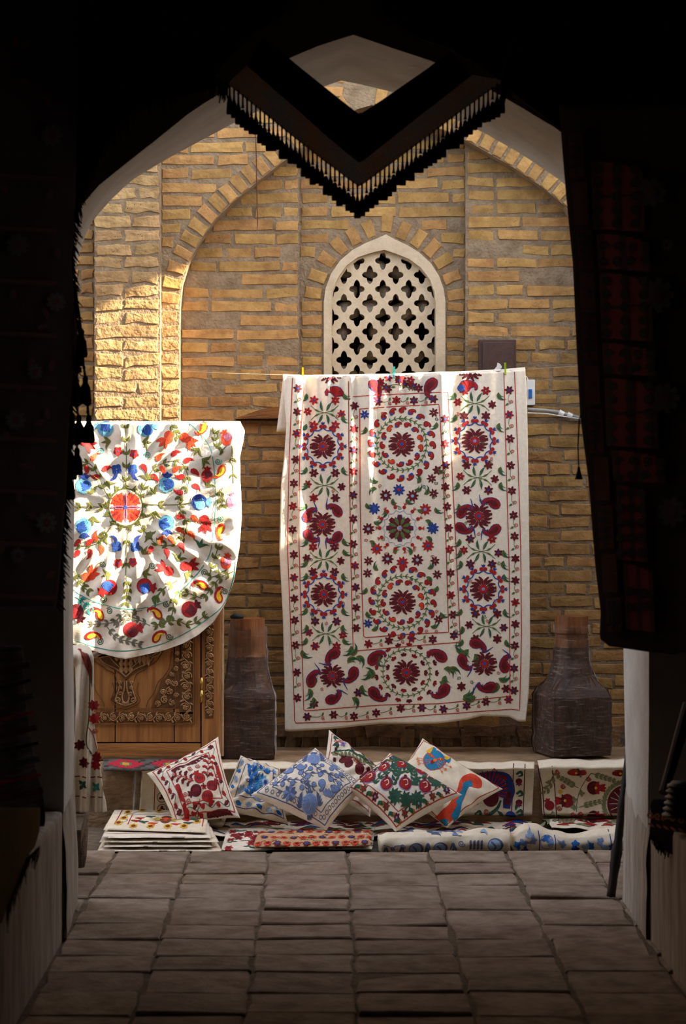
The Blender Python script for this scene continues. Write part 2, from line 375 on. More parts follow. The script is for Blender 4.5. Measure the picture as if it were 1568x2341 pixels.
# far edge and near edge of the arch opening (photo px at Y 9.1 and 8.4)
FAR = [(168, 2096), (168, 1200), (167, 640), (175, 594), (204, 515), (250, 460), (300, 412), (366, 372), (457, 320), (544, 275), (660, 222), (780, 184), (895, 210), (1000, 254), (1095, 298), (1190, 352), (1290, 420), (1370, 500), (1412, 600), (1424, 720), (1422, 1200), (1430, 1800), (1433, 2070)]
NEAR = [(146, 2160), (146, 1200), (145, 700), (153, 580), (177, 482), (225, 424), (274, 383), (349, 325), (440, 250), (540, 192), (659, 134), (731, 104), (810, 80), (934, 123), (1000, 145), (1090, 190), (1175, 235), (1282, 301), (1400, 400), (1455, 500), (1478, 640), (1482, 760), (1482, 1200), (1482, 1800), (1482, 2140)]
def resamp(pts, n):
    a = np.array(pts, float); s = np.r_[0, np.cumsum(np.linalg.norm(np.diff(a, axis=0), axis=1))]; t = np.linspace(0, s[-1], n)
    return np.stack([np.interp(t, s, a[:, 0]), np.interp(t, s, a[:, 1])], 1)
def arch_part(lo, hi):
    i = [k for k, p in enumerate(lo) if p == hi]; return i
nA = 61
def split3(pts, ia, ib, ic):                        # keep corners together: left leg, left curve, right curve, right leg
    return np.vstack([resamp(pts[:ia+1], 14)[:-1], resamp(pts[ia:ib+1], 24)[:-1], resamp(pts[ib:ic+1], 24)[:-1], resamp(pts[ic:], 14)])
fa = split3(FAR, 2, 11, 19); ne = split3(NEAR, 2, 12, 21)
def to3(a, Y): 
    r = [P(p[0], p[1], Y) for p in a]; r[0].z = r[-1].z = -.05; return r
rows = []
for t in (0, .25, .5, .75, 1):
    Y = 8.4+.7*t; A, B = to3(ne, 8.4), to3(fa, 9.1)
    rows.append([a.lerp(b_, t)+Vector((.006*noise.noise(a*3+Vector((0, t*3, 0))), 0, .006*noise.noise(a*3+Vector((9, t*2, 0))))) for a, b_ in zip(A, B)])
n = len(fa); v = [p for r in rows for p in r]; f = [(r*n+i, r*n+i+1, (r+1)*n+i+1, (r+1)*n+i) for r in range(4) for i in range(n-1)]
# faces of the thick end wall, towards us and towards the lane
def frame_face(row, Y, v, f, flip):
    b = len(v); v += row; o = []
    for p in row:
        if p.z < 2.3 and p.x < 0: o.append(Vector((-9 if flip else -2.3, Y, p.z)))
        elif p.z < 2.3: o.append(Vector((9 if flip else 2.6, Y, p.z)))
        else: o.append(Vector((p.x*(2.25 if not flip else 7), Y, 3.75)))
    o[0].z = o[-1].z = -.05; v += o; m_ = len(row)
    for i in range(m_-1):
        q = (b+i, b+i+1, b+m_+i+1, b+m_+i); f.append(q if flip else q[::-1])
frame_face([p.copy() for p in rows[0]], 8.4, v, f, False); frame_face([p.copy() for p in rows[-1]], 9.1, v, f, True)
arch = struct('wall_front', v, f, M_plaster, True)
b = MB()                                            # low dirty plinths, ledges, side walls, roof and rear of the dark passage
for s, x, zl in ((-1, LX, .44), (1, RX, .455)):
    b2 = MB().box(min(x, x+s*.75), max(x, x+s*.75), -2, 8.40, -.05, zl, .02); struct('trim_1' if s < 0 else 'trim_2', b2.v, b2.f, M_plasterd)
    b3 = MB().box(min(x+s*.7, x+s*1.2), max(x+s*.7, x+s*1.2), -2, 8.4, -.05, 3.7); struct('wall_left' if s < 0 else 'wall_right', b3.v, b3.f, M_plaster_shade)
b4 = MB().box(-2.3, 2.6, -2, 9.09, 3.6, 3.74); struct('ceiling', b4.v, b4.f, M_plaster_shade)
b4 = MB().box(2.3, 2.6, 8.41, 9.09, -.05, 3.75).box(-2.6, -2.3, 8.41, 9.09, -.05, 3.75); struct('wall_end_caps', b4.v, b4.f, M_plaster)  # unseen end caps added to stop sun leaking through the hollow wall
b4 = MB().box(-2.3, 2.6, -2.2, -2, -.1, 3.75); struct('wall_back_of_passage', b4.v, b4.f, M_plaster_shade)
# stained foot of the jambs, standing proud by a finger
for nm, xs, ss in (('trim_3', (PX(146, 8.4), PX(168, 9.1)), 1), ('trim_4', (PX(1482, 8.4), PX(1433, 9.1)), -1)):
    g = []; nz = 10
    for j in range(nz+1):
        for i in range(8):
            t = i/7; Y = 8.36+.76*t; X = xs[0]+(xs[1]-xs[0])*(t-.05)
            z = .43*j/nz; o = .012*(1-(j/nz)**3)+.006*noise.noise(Vector((X*9, Y*9, z*9)))
            g.append((X+ss*o, Y, z))
    ff = [(j*8+i, j*8+i+1, (j+1)*8+i+1, (j+1)*8+i) for j in range(nz) for i in range(7)]
    struct(nm, g, ff if ss > 0 else [q[::-1] for q in ff], M_plasterd, True)

# ------------------------------------------------------------------ lane behind: ledge, added wall that shapes the sun
YE, ZE = 11.3, .24                                  # front edge and height of the ledge
def ledge():
    g = []; nx = 120; prof = [(12.2, ZE+.01), (11.95, ZE+.008), (11.75, ZE+.004), (11.55, ZE), (11.4, ZE-.002), (YE+.03, ZE-.008), (YE, ZE-.03), (YE-.005, ZE-.1), (YE, .1), (YE-.01, 0), (YE-.02, -.06)]
    for (y, z) in prof:
        for i in range(nx+1):
            x = -2.2+4.6*i/nx; k = noise.noise(Vector((x*5, y*6, z*8)))*.012+noise.noise(Vector((x*17, y*18, z*20)))*.005
            g.append((x, y-(k if y < 11.4 else 0), z+(k*.6 if y > 11.35 else 0)))
    ff = [(j*(nx+1)+i, (j+1)*(nx+1)+i, (j+1)*(nx+1)+i+1, j*(nx+1)+i+1) for j in range(len(prof)-1) for i in range(nx)]
    struct('trim_5', g, ff, M_earth, True)
ledge()
# unseen wall added across the lane; its opening shapes the sun beam
XO = 3.0
def sun_mask():
    s = -SUN.z/SUN.x*-1
    v, f = fill2d([(8.6, -.05), (12.4, -.05), (12.4, 6.5), (8.6, 6.5)], [[(10.2, 2.92), (10.2, 4.72), (11.245, 4.72), (11.245, 2.92)]], 0, .3)
    v = [(XO+p[1], p[0], p[2]) for p in v]; struct('wall_sun_mask', v, [q[::-1] for q in f], M_plaster)
sun_mask()
# ------------------------------------------------------------------ embroidery: stitched motifs as thin raised strips that follow the cloth
def thread(name, h, h2=None):
    old = name.startswith('old'); return mat('thread_'+name, h, h2 or h, 260, .9 if old else .66, .35, 420, stretch=(1, 1, .25), spec=.05 if old else .22)
TH = {'wine': thread('wine', '#4a1018', '#6b1822'), 'red': thread('red', '#901519', '#b2241f'), 'orange': thread('vermilion', '#c92f16', '#e2512a'), 'tang': thread('tangerine', '#e2601c', '#f27a2e'),
      'blue': thread('blue', '#1a3b82', '#2d55a2'), 'navy': thread('navy', '#1c2f72', '#2c4590'), 'sky': thread('sky', '#4a8aa6', '#6ea8bc'), 'teal': thread('teal', '#1f7a74', '#3a9a8c'),
      'green': thread('green', '#3f5a2a', '#5c7a3e'), 'olive': thread('olive', '#4a5020', '#6c6c30'), 'dkgreen': thread('dark_green', '#1f4432', '#35604a'), 'sage': thread('sage', '#6b6f4a', '#878a62'),
      'yellow': thread('yellow', '#dca018', '#f0bd30'), 'brown': thread('brown', '#5a2a1c', '#7c3c28'), 'line': thread('red_line', '#9c2a1c', '#b83a28'), 'black': thread('black', '#1c1a1c', '#2c282a'),
      'peri': thread('periwinkle', '#6379a8', '#8296bf'), 'slate': thread('slate', '#4a5578', '#5c688c'), 'steel': thread('steel', '#7e98b4', '#a2b6ca'), 'royal': thread('royal', '#14549c', '#2b74bd'),
      'pink': thread('pink', '#b0607c', '#c87c94'), 'grey': thread('grey', '#5c5c50', '#74725f'), 'lilac': thread('lilac', '#7d78b4', '#9b96c8'), 'dkred': thread('dark_red', '#7c1218', '#941c20'), 'darkred_old': thread('old_deep_red', '#2e080a', '#400d10'), 'oldblack': thread('old_black', '#060505', '#0b0909'), 'oldred2': thread('old_bright_red', '#5c0d10', '#741416'), '_x': thread('old_red', '#2c0a0a', '#3c1010'), 'oldgrey': thread('old_grey', '#26282a', '#343636'), 'cat': thread('peacock', '#0f6a92', '#1f86ac'), 'rust': thread('rust', '#8a4a26', '#a8623a')}
THK = list(TH)

class Emb:
    def __init__(s, S, off=.0016, step=.0004, relief=0.):
        s.S = S; s.parts = {}; s.cur = 'embroidery'; s.off = off; s.step = step; s.relief = relief; s.rs = random.Random(3); s.fine = 1.
    def strip(s, pts, ws, col, layer=0):
        p = np.asarray(pts, float); w = np.asarray(ws, float)*np.ones(len(p))
        t = np.gradient(p, axis=0); t /= np.maximum(np.linalg.norm(t, axis=1), 1e-9)[:, None]; nn = np.stack([-t[:, 1], t[:, 0]], 1)
        mw = w.max()*s.fine; m = 3 if mw < 6 else (5 if mw < 11 else (7 if mw < 20 else 11))
        s.parts.setdefault(s.cur, []).append((p, nn*w[:, None], m, col, layer))
    def line(s, pts, w, col, layer=0, seg=9.):
        a = np.asarray(pts, float); d = np.r_[0, np.cumsum(np.linalg.norm(np.diff(a, axis=0), axis=1))]; k = max(2, int(d[-1]/seg)+1); t = np.linspace(0, d[-1], k)
        s.strip(np.stack([np.interp(t, d, a[:, 0]), np.interp(t, d, a[:, 1])], 1), w, col, layer)
    def curve(s, pts, w, col, layer=0, n=14):
        """Catmull-Rom through pts"""
        a = np.asarray(pts, float); a = np.vstack([2*a[0]-a[1], a, 2*a[-1]-a[-2]]); o = []
        for i in range(1, len(a)-2):
            for t in np.linspace(0, 1, max(3, n//(len(a)-3)+2))[:-1]:
                o.append(.5*((2*a[i])+(-a[i-1]+a[i+1])*t+(2*a[i-1]-5*a[i]+4*a[i+1]-a[i+2])*t*t+(-a[i-1]+3*a[i]-3*a[i+1]+a[i+2])*t**3))
        o.append(a[-2]); s.strip(o, np.interp(np.linspace(0, 1, len(o)), np.linspace(0, 1, np.size(w)), np.atleast_1d(w)) if np.size(w) > 1 else w, col, layer)
    def disc(s, x, y, r, col, layer=0, sy=1., rot=0., n=9):
        u = -np.cos(np.linspace(.12, math.pi-.12, n)); w = np.sqrt(1-u*u)*r; c, q = math.cos(rot), math.sin(rot)
        u2 = u*r*sy
        s.strip(np.stack([x-q*u2, y+c*u2], 1), w, col, layer)
    def ring(s, x, y, r, w, col, layer=0, sy=1., n=40):
        t = np.linspace(0, 2*math.pi, n+1); s.strip(np.stack([x+r*np.cos(t), y+r*sy*np.sin(t)], 1), w, col, layer)
    def petal(s, x, y, ang, l, w, col, layer=0, bend=0., r0=0., tip=.1, prof=None, sy=1.):
        """from (x,y) along ang (radians, 0 = right, down positive)"""
        t = np.linspace(0, 1, 6); a = ang+bend*t*t
        d = r0+l*t; px = x+d*np.cos(a); py = y+d*np.sin(a)*sy
        pr = prof or [.22, .72, 1, .98, .66, tip]
        s.strip(np.stack([px, py], 1), np.array(pr)*w, col, layer)
    def leaf(s, x, y, ang, l, w, col, layer=0, bend=0.): s.petal(x, y, ang, l, w, col, layer, bend, 0, .05, [.08, .7, 1, .85, .45, .03])
    def spiral(s, x, y, r, col, w=.9, turns=1.6, ang=0., sgn=1, layer=0):
        t = np.linspace(0, 1, int(12*turns)+3); a = ang+sgn*turns*2*math.pi*t; q = r*(1-t*.85)
        s.strip(np.stack([x+q*np.cos(a), y+q*np.sin(a)], 1), w, col, layer)
    def boteh(s, x, y, L, ang, col, flip=1, fat=1., layer=0, tipc=None, edge=None):
        """comma / paisley; head at (x,y), ang points to the tail"""
        sp = np.array([(-.36, 0), (-.28, 0), (-.14, 0), (.02, -.01), (.16, -.01), (.29, .03), (.40, .11), (.45, .23), (.40, .33), (.31, .35)]); w = np.array([.07, .17, .245, .25, .2, .14, .10, .07, .045, .015])*fat
        c, q = math.cos(ang), math.sin(ang); sp = sp*L; sp[:, 1] *= flip
        pp = np.stack([x+sp[:, 0]*c-sp[:, 1]*q, y+sp[:, 0]*q+sp[:, 1]*c], 1)
        if edge: s.strip(pp, w*L+1.3, edge, layer); layer += 1
        s.strip(pp, w*L, col, layer)
        if tipc: s.disc(pp[1][0], pp[1][1], L*.17*fat, tipc, layer+1, n=6)
    def flower(s, x, y, r, col, n=6, ctr=None, rot=None, cr=.26, w=.3):
        rot = s.rs.uniform(0, 6) if rot is None else rot
        for k in range(n): s.petal(x, y, rot+2*math.pi*k/n, r*.88, r*w, col, 0, 0, r*.12, .35)
        if ctr: s.disc(x, y, r*cr, ctr, 2, n=6)
    def pinwheel(s, x, y, r, n=18, col='wine', c1='red', c2='blue', bend=.35, sy=1.):
        for k in range(n): s.petal(x, y, 2*math.pi*k/n+.1*s.rs.random(), r*.66, r*.115, col, 0, bend*(1 if (k*4//n) % 2 else -1)*.5, r*.34, .5, sy=sy)
        for k in range(6): s.petal(x, y, 2*math.pi*k/6, r*.36, r*.15, c1, 2, sy=sy)
        s.disc(x, y, r*.34, col, 1, sy); s.disc(x, y, r*.13, c2, 3, n=6)
    def spray(s, x, y, ang, l, n, col, lw=2.6, ll=11., bend=0., stem=.9, stemc=None, both=True):
        t = np.linspace(0, 1, n+2); a = ang+bend*t; st = np.cumsum(np.stack([np.cos(a), np.sin(a)], 1)*l/(n+1), 0)+[x, y]
        s.strip(np.vstack([[x, y], st[:-1]]), stem, stemc or col)
        for k in range(n):
            for sg in ((1, -1) if both else (1 if k % 2 else -1,)):
                s.leaf(st[k][0], st[k][1], a[k]+sg*.75, ll*(1-.4*k/max(n, 1)), lw, col, 1, -sg*.3)
        s.leaf(st[-2][0], st[-2][1], a[-1], ll*.9, lw, col, 1)
    def pome(s, x, y, r, ang, col, col2=None, crown=None, ring=None, split=0.):
        if ring: s.disc(x, y, r*1.16, ring, 0)
        s.disc(x, y, r, col, 1)
        for k in (-1, 0, 1): s.petal(x+math.cos(ang)*r*.8, y+math.sin(ang)*r*.8, ang+k*.55, r*.85, r*.24, crown or col, 2, k*.4, 0, .15)
        if col2:
            b = ang+split+1.2; cx, cy = x+math.cos(b)*r*.36, y+math.sin(b)*r*.36; s.disc(cx, cy, r*.60, col2, 3)
            for k in (-1.2, -.6, 0, .6, 1.2): s.petal(cx-math.cos(b)*r*.1-math.sin(b)*k*r*.4, cy-math.sin(b)*r*.1+math.cos(b)*k*r*.4, b+math.pi, r*.62, r*.15, col2, 3, 0, 0, .05)
    def build(s, parent, inside=None):
        out = []
        for nm, L in s.parts.items():
            fc, fmi = [], []; cols = list(dict.fromkeys(q[3] for q in L)); base = 0; V2 = []; H = []
            for (p, d, m, col, ly) in L:
                n = len(p); V2.append(np.vstack([p+d*k for k in np.linspace(-1, 1, m)])); h = np.full(m*n, s.off+s.step*ly); h[n:(m-1)*n] += .0004+s.relief; H.append(h); ci = cols.index(col)
                for k in range(m-1):
                    for i in range(n-1): fc.append((base+k*n+i, base+k*n+i+1, base+(k+1)*n+i+1, base+(k+1)*n+i)); fmi.append(ci)
                base += m*n
            U = np.vstack(V2); H = np.concatenate(H); W = surf(s.S, U[:, 0], U[:, 1], H)
            if inside is not None:
                ok = inside(U[:, 0], U[:, 1]); kp = [all(ok[v] for v in q) for q in fc]; fc = [q for q, k in zip(fc, kp) if k]; fmi = [q for q, k in zip(fmi, kp) if k]
                used = np.unique(np.array(fc).ravel()) if fc else []
                if not len(used): continue
                mp = -np.ones(len(W), int); mp[used] = np.arange(len(used)); W = W[used]; fc = [tuple(mp[list(q)]) for q in fc]
            o = mk(nm.split('#')[0], W, fc, [TH[c] if isinstance(c, str) else c for c in cols], parent, None, fmi)
            if '#' not in nm and not nm.startswith('cat'): o['kind'] = 'stuff'      # hundreds of small stitched motifs
            out.append(o)
        return out
def surf(S, a, b, h):
    e = .4; p = S(a, b); da = S(a+e, b)-S(a-e, b); db = S(a, b+e)-S(a, b-e); n = -np.cross(da, db); n /= np.maximum(np.linalg.norm(n, axis=1), 1e-12)[:, None]
    return p+n*np.asarray(h)[:, None]
def cloth(name, S, rowsb, xl, xr, na, m, parent=None, thick=.0025, nr=8., smooth=True, at=None):
    """grid in photo-px parameter space between xl(b) and xr(b)"""
    b = np.asarray(rowsb, float); n = na+1
    bb = np.repeat(b, n); ss = np.tile(np.linspace(0, 1, n), len(b)); l = np.array([xl(q) for q in b]); r = np.array([xr(q) for q in b])
    aa = np.repeat(l, n)+(np.repeat(r, n)-np.repeat(l, n))*ss; V = S(aa, bb)
    f = [(i*n+j, (i+1)*n+j, (i+1)*n+j+1, i*n+j+1) for i in range(len(b)-1) for j in range(na)]
    o = mk(name, V, f, m, parent, at, None, smooth)
    if thick:
        md = o.modifiers.new('thickness', 'SOLIDIFY'); md.thickness = thick; md.offset = -1
    return o
M_cot = mat('unbleached_cotton', '#e0d2bb', '#ecdfcb', 60, .92, .25, 500, spec=.1)
M_cot2 = mat('cream_cotton', '#dccaae', '#e9dac0', 30, .92, .25, 400, spec=.1)
def arr(*x): return [np.asarray(q, float) for q in x]
def col3(x, y, z): return np.stack(np.broadcast_arrays(x, y, z), -1).astype(float)
# ------------------------------------------------------------------ the large hanging embroidery on the washing line
YM = 11.77
RID = [(686, .050, 22, 9, 300, 6), (722, .026, 16, 9, 130, 0), (750, .042, 18, 8, 110, 4), (776, .026, 14, 8, 120, 0), (803, .050, 18, 8, 330, 5), (845, .052, 30, 12, 420, 6), (880, .022, 18, 9, 150, 0),
       (915, .024, 18, 9, 130, 0), (958, .022, 22, 9, 180, 0), (1010, .056, 26, 11, 430, 16), (1062, .014, 26, 10, 220, 0), (1120, .012, 30, 12, 300, 0)]
def YB(a): return 11.800+(.62-PX(np.asarray(a, float), YM))*.165*np.where(PX(np.asarray(a, float), YM) < .62, 1, .6)   # the line runs slightly askew to the wall
def S_main(a, b):
    a, b = arr(a, b); t = np.clip((b-848)/820, 0, 1.05); d = np.zeros_like(a)
    for (c, h, w1, w2, dec, dr) in RID:
        x = a-(c+dr*t*1.6); k = np.where(x < 0, np.exp(-(x/w1)**2), np.exp(-(x/w2)**2)); d += h*k*np.exp(-((b-848)/dec)**2*.8)*(.8+.2*np.sin(b/37+c))
    d += .006*np.sin(a/31+b/140)*(1-t)+.010*np.sin(a/70+1+b/300)*t+.004*np.sin(b/90+a/50)*t
    d += .0025*np.sin(a*.21+b*.02)*np.exp(-t*5)
    e = np.clip((b-1560)/110, 0, 1); d += e*.012*np.sin(a/48)
    Y = YB(a)-d-.035*np.clip((692-a)/50, 0, 1)**.7*np.clip(1.25-t*1.6, 0, 1); return col3(PX(a, YM), Y, PZ(b, YM))
xlM = lambda b: itp([(840, 645), (900, 648), (960, 654), (1040, 648), (1100, 641), (1250, 637), (1400, 645), (1560, 649), (1690, 650)], b)
xrM = lambda b: itp([(840, 1200), (1000, 1206), (1300, 1210), (1500, 1212), (1600, 1209), (1690, 1199)], b)
def topM(a): return itp([(640, 856), (690, 858), (800, 858), (905, 856), (1050, 852), (1155, 847), (1205, 843)], a)
def botM(a): return itp([(640, 1676), (660, 1680), (700, 1677), (780, 1671), (870, 1659), (1000, 1655), (1070, 1646), (1100, 1638), (1165, 1640), (1185, 1650), (1203, 1650), (1215, 1645)], a)
# rows run from the top edge to the hem: remap b between the two edges
def cloth2(name, S, xl, xr, top, bot, na, nb, m, parent=None, at=None, thick=.0025):
    V = []; 
    for i in range(nb+1):
        v = i/nb; b0 = 850+(1665-850)*v; l, r = xl(b0), xr(b0); a = np.linspace(l, r, na+1); V.append(S(a, top(a)*(1-v)+bot(a)*v))
    V = np.vstack(V); n = na+1; f = [(i*n+j, (i+1)*n+j, (i+1)*n+j+1, i*n+j+1) for i in range(nb) for j in range(na)]
    o = mk(name, V, f, m, parent, at, None, True)
    md = o.modifiers.new('thickness', 'SOLIDIFY'); md.thickness = thick; md.offset = -1
    return o
suz = cloth2('hanging_embroidery', S_main, xlM, xrM, topM, botM, 190, 130, M_cot)
tag(suz, 'large cream cloth with red and blue medallions pegged to the line under the lattice window', 'embroidery')
# the part folded back over the line
def S_flap(a, b):
    a, b = arr(a, b); t = np.clip((b-845)/140, 0, 1)
    return col3(PX(a, YM), YB(a)+.012+.03*t+.006*np.sin(a/25)*t, PZ(b, YM)+.002)
V = []; 
for i in range(13):
    v = i/12; l = itp([(0, 646), (.35, 641), (1, 630)], v); r = itp([(0, 1200), (.3, 1205), (1, 1207)], v); a = np.linspace(l, r, 61); V.append(S_flap(a, topM(a)*(1-v)+itp([(630, 986), (1207, 980)], a)*v))
V = np.vstack(V); o = mk('back_flap', V, [(i*61+j, i*61+j+1, (i+1)*61+j+1, (i+1)*61+j) for i in range(12) for j in range(60)], M_cot, suz, None, None, True)
md = o.modifiers.new('thickness', 'SOLIDIFY'); md.thickness = .0025; md.offset = -1
a = np.linspace(646, 1200, 61); pr = []
for k in range(7):
    th = math.pi*k/6; p0 = S_main(a, topM(a)); p1 = S_flap(a, topM(a)); mid = (p0+p1)/2; r_ = (p1-p0)/2
    q = mid-r_*math.cos(th); q[:, 2] += .007*math.sin(th); pr.append(q)
V = np.vstack(pr); mk('fold', V, [(i*61+j, i*61+j+1, (i+1)*61+j+1, (i+1)*61+j) for i in range(6) for j in range(60)], M_cot, suz, None, None, True)

E1 = Emb(S_main); R_ = random.Random(21)
def sflower(e, x, y, r=9.5, col=None, n=6, ctr=None):
    e.flower(x, y, r, col or e.rs.choice(['wine', 'wine', 'wine', 'dkred']), n, ctr or e.rs.choice(['wine', 'navy', None]), w=.27)
def med_boteh(e, x, y, k=1.0):
    e.cur = 'medallion#%d' % len(e.parts); e.pinwheel(x, y, 30*k, 18, 'wine', 'dkred', 'blue', .5)
    n1, n2 = 13, 20
    for i in range(n1):
        t = 2*math.pi*(i+.3)/n1; e.boteh(x+math.cos(t)*44*k, y+math.sin(t)*46*k, 17*k, t+.9, 'orange' if i % 4 == 0 else 'red', 1, 1.1, 0, 'blue' if i % 2 else None, 'wine')
    e.ring(x, y, 57*k, .8, 'green', 0, 1.05)
    for i in range(30):
        t = 2*math.pi*i/30; 
        for s in (1, -1): e.leaf(x+math.cos(t)*57*k, y+math.sin(t)*60*k, t+1.57+s*.75, 9*k, 1.5, 'green', 0)
    for i in range(n2):
        t = 2*math.pi*i/n2; e.boteh(x+math.cos(t)*70*k, y+math.sin(t)*78*k, 18.5*k, t+.6*(1 if i % 2 else 1), 'red', 1, 1.12, 0, 'blue' if (i*7) % 3 else None, 'wine')
    e.cur = 'embroidery'
def med_cherry(e, x, y, n=12):
    e.cur = 'medallion#%d' % len(e.parts); e.pinwheel(x, y, 30, 18, 'wine', 'red', 'blue' if x < 1000 else 'lilac', .5)
    for i in range(n):
        t0, t1 = 2*math.pi*i/n, 2*math.pi*(i+1)/n; tm = (t0+t1)/2
        e.curve([(x+38*math.cos(t0), y+40*math.sin(t0)), (x+39*math.cos(tm)*.98, y+41*math.sin(tm)*.98), (x+39*math.cos(t1), y+41*math.sin(t1))][::1] if False else [(x+41*math.cos(t0), y+43*math.sin(t0)), (x+36*math.cos(tm), y+38*math.sin(tm)), (x+41*math.cos(t1), y+43*math.sin(t1))], 1.3, 'blue', 0, 6)
        for s in (-.1, .1): e.disc(x+44*math.cos(t0+s), y+46*math.sin(t0+s), 4.6, 'red', 1, n=6)
        for s in (-.5, 0, .5): e.petal(x+47*math.cos(t0), y+49*math.sin(t0), t0+s, 9, 1.4, 'navy', 0)
    e.cur = 'embroidery'
def med_paisley(e, x, y, q, k=1.):
    e.cur = 'medallion#%d' % len(e.parts); e.pinwheel(x, y, 30*k, 18, 'wine', 'red', 'blue', .5)
    for (bx, by, ang, fl, L) in q:
        e.boteh(bx, by, L*1.12, ang, 'dkred', fl, .92, 0, None, 'navy'); e.boteh(bx, by, L*.72, ang, 'wine', fl, .8, 3); c, s_ = math.cos(ang), math.sin(ang)
        e.curve([(bx+c*L*.2, by+s_*L*.2), (bx+c*L*.5-s_*fl*L*.35, by+s_*L*.5+c*fl*L*.35), (bx+c*L*.9, by+s_*L*.9)], [1.2, 2, .6], 'navy', 1, 8)
    e.cur = 'embroidery'
def cross_spray(e, x, y, w=38, cols=None):
    for s in (-1, 1):
        for u in (-1, 1):
            e.curve([(x, y), (x+s*w*.45, y+u*5), (x+s*w*.8, y+u*w*.42)], .7, 'green'); e.leaf(x+s*5, y+u*4, math.atan2(u*1.6, s*.55), 24, 3.2, 'dkgreen', 0, .2); e.leaf(x+s*4, y+u*4, math.atan2(u*1.6, s*.55), 19, 1.4, 'green', 1, .2)
            e.leaf(x+s*12, y+u*2, math.atan2(u*.55, s), 15, 2.2, 'green', 0)
            sflower(e, x+s*w*.62, y+u*w*.72, 11, cols); 
        sflower(e, x+s*w*.98, y+s*3, 10, cols)
def corner_leaf(e, x, y, ang, k=1, fl=1):
    e.leaf(x, y, ang, 30*k, 4.5*k, 'dkgreen', 0, fl*.9); e.leaf(x, y, ang-.35*fl, 24*k, 3.4*k, 'olive', 0, fl*.8); e.leaf(x, y, ang+.3*fl, 20*k, 2.4*k, 'green', 1, fl*.7)
med_boteh(E1, 919, 1015); med_boteh(E1, 921, 1378)
# flower medallion between the two
x, y = 915, 1208; E1.cur = 'medallion#%d' % len(E1.parts)
for i in range(8):
    E1.petal(x, y, math.pi*i/4, 25, 8.5, 'wine' if i % 2 else 'navy', 0, 0, 6, .55); E1.petal(x, y, math.pi*i/4, 24, 6.5, 'wine', 1, 0, 6, .5); E1.petal(x, y, math.pi*i/4+.39, 20, 3.6, 'green', 2, 0, 8)
E1.disc(x, y, 4, 'lilac', 4)
for i in range(14):
    t = 2*math.pi*i/14; tm = t+math.pi/14
    E1.curve([(x+40*math.cos(t), y+42*math.sin(t)), (x+35*math.cos(tm), y+37*math.sin(tm)), (x+40*math.cos(t+2*math.pi/14), y+42*math.sin(t+2*math.pi/14))], .7, 'steel', 0, 6)
    E1.disc(x+46*math.cos(t), y+49*math.sin(t), 4.2, 'red', 1, n=6)
    for s in (-.5, .1, .6): E1.petal(x+50*math.cos(t), y+53*math.sin(t), t+s, 8, .9, 'line')
E1.cur = 'embroidery'
for (fx, fy, c, ce) in [(856, 1163, 'navy', 'blue'), (883, 1133, 'wine', 'steel'), (913, 1120, 'navy', 'red'), (944, 1134, 'wine', 'steel'), (973, 1165, 'red', 'lilac'), (992, 1128, 'wine', None), (843, 1210, 'wine', 'steel'), (990, 1208, 'navy', 'blue'), (862, 1256, 'red', 'blue'), (979, 1248, 'red', 'blue'),
                        (887, 1279, 'wine', 'steel'), (921, 1287, 'red', 'blue'), (955, 1281, 'wine', 'steel'), (843, 1284, 'wine', None), (995, 1283, 'wine', None), (841, 1312, 'wine', None), (1000, 1314, 'wine', None), (1003, 1417, 'wine', None), (842, 1428, 'navy', None), (992, 943, 'wine', None), (834, 947, 'navy', None), (987, 1094, 'wine', None)]:
    E1.flower(fx, fy, 14 if ce else 11, c, 9 if ce else 7, ce, w=.2)
for (lx, ly, an) in [(865, 1100, 2.8), (862, 1118, 3.3), (955, 1105, -.9), (948, 1120, .2), (970, 1130, -.4), (855, 1193, .6), (845, 1238, .3), (973, 1190, .2), (975, 1228, .3), (866, 1305, 3.6), (978, 1300, -.2), (975, 1320, .3), (838, 1150, 1.4), (996, 1160, 1.4), (838, 1345, 1.6), (1001, 1340, 1.7), (840, 1400, 1.6), (1008, 1400, 1.3), (850, 1442, 0), (985, 1433, .3), (1000, 1070, 1.2), (836, 975, 1.4), (998, 965, 1.5), (900, 1140, 1.8), (930, 1140, 1.3), (905, 1268, -1.8), (938, 1270, -1.2), (880, 1165, 1.1), (955, 1165, .6)]:
    corner_leaf(E1, lx, ly, an, .75, 1 if (lx+ly) % 2 else -1)
med_cherry(E1, 738, 1020); med_cherry(E1, 740, 1362); med_cherry(E1, 1086, 1008); med_cherry(E1, 1105, 1347)
med_paisley(E1, 737, 1200, [(703, 1180, -1.2, 1, 40), (770, 1168, -2.2, -1, 40), (706, 1226, .95, -1, 40), (770, 1230, 2.3, 1, 40)])
med_paisley(E1, 1095, 1180, [(1057, 1170, -1.0, 1, 40), (1128, 1150, -2.6, -1, 42), (1056, 1208, .6, -1, 42), (1130, 1212, 2.5, 1, 42)])
med_paisley(E1, 760, 1550, [(762, 1500, 2.6, -1, 44), (712, 1560, -1.4, 1, 44), (808, 1545, 1.9, 1, 44), (760, 1604, -.3, -1, 42)], .95)
med_paisley(E1, 1108, 1518, [(1090, 1472, .2, 1, 42), (1058, 1512, 1.3, -1, 42), (1153, 1522, -1.7, 1, 42), (1118, 1572, 2.8, 1, 44)], .95)
x, y = 930, 1540; E1.cur = 'medallion#%d' % len(E1.parts); E1.pinwheel(x, y, 31, 18, 'wine', 'red', 'blue', .5)
E1.ring(x, y, 54, .8, 'green', 0, .98)
for i in range(26):
    t = 2*math.pi*i/26
    for s in (1, -1): E1.leaf(x+54*math.cos(t), y+53*math.sin(t), t+1.57+s*.8, 8, 1.3, 'green')
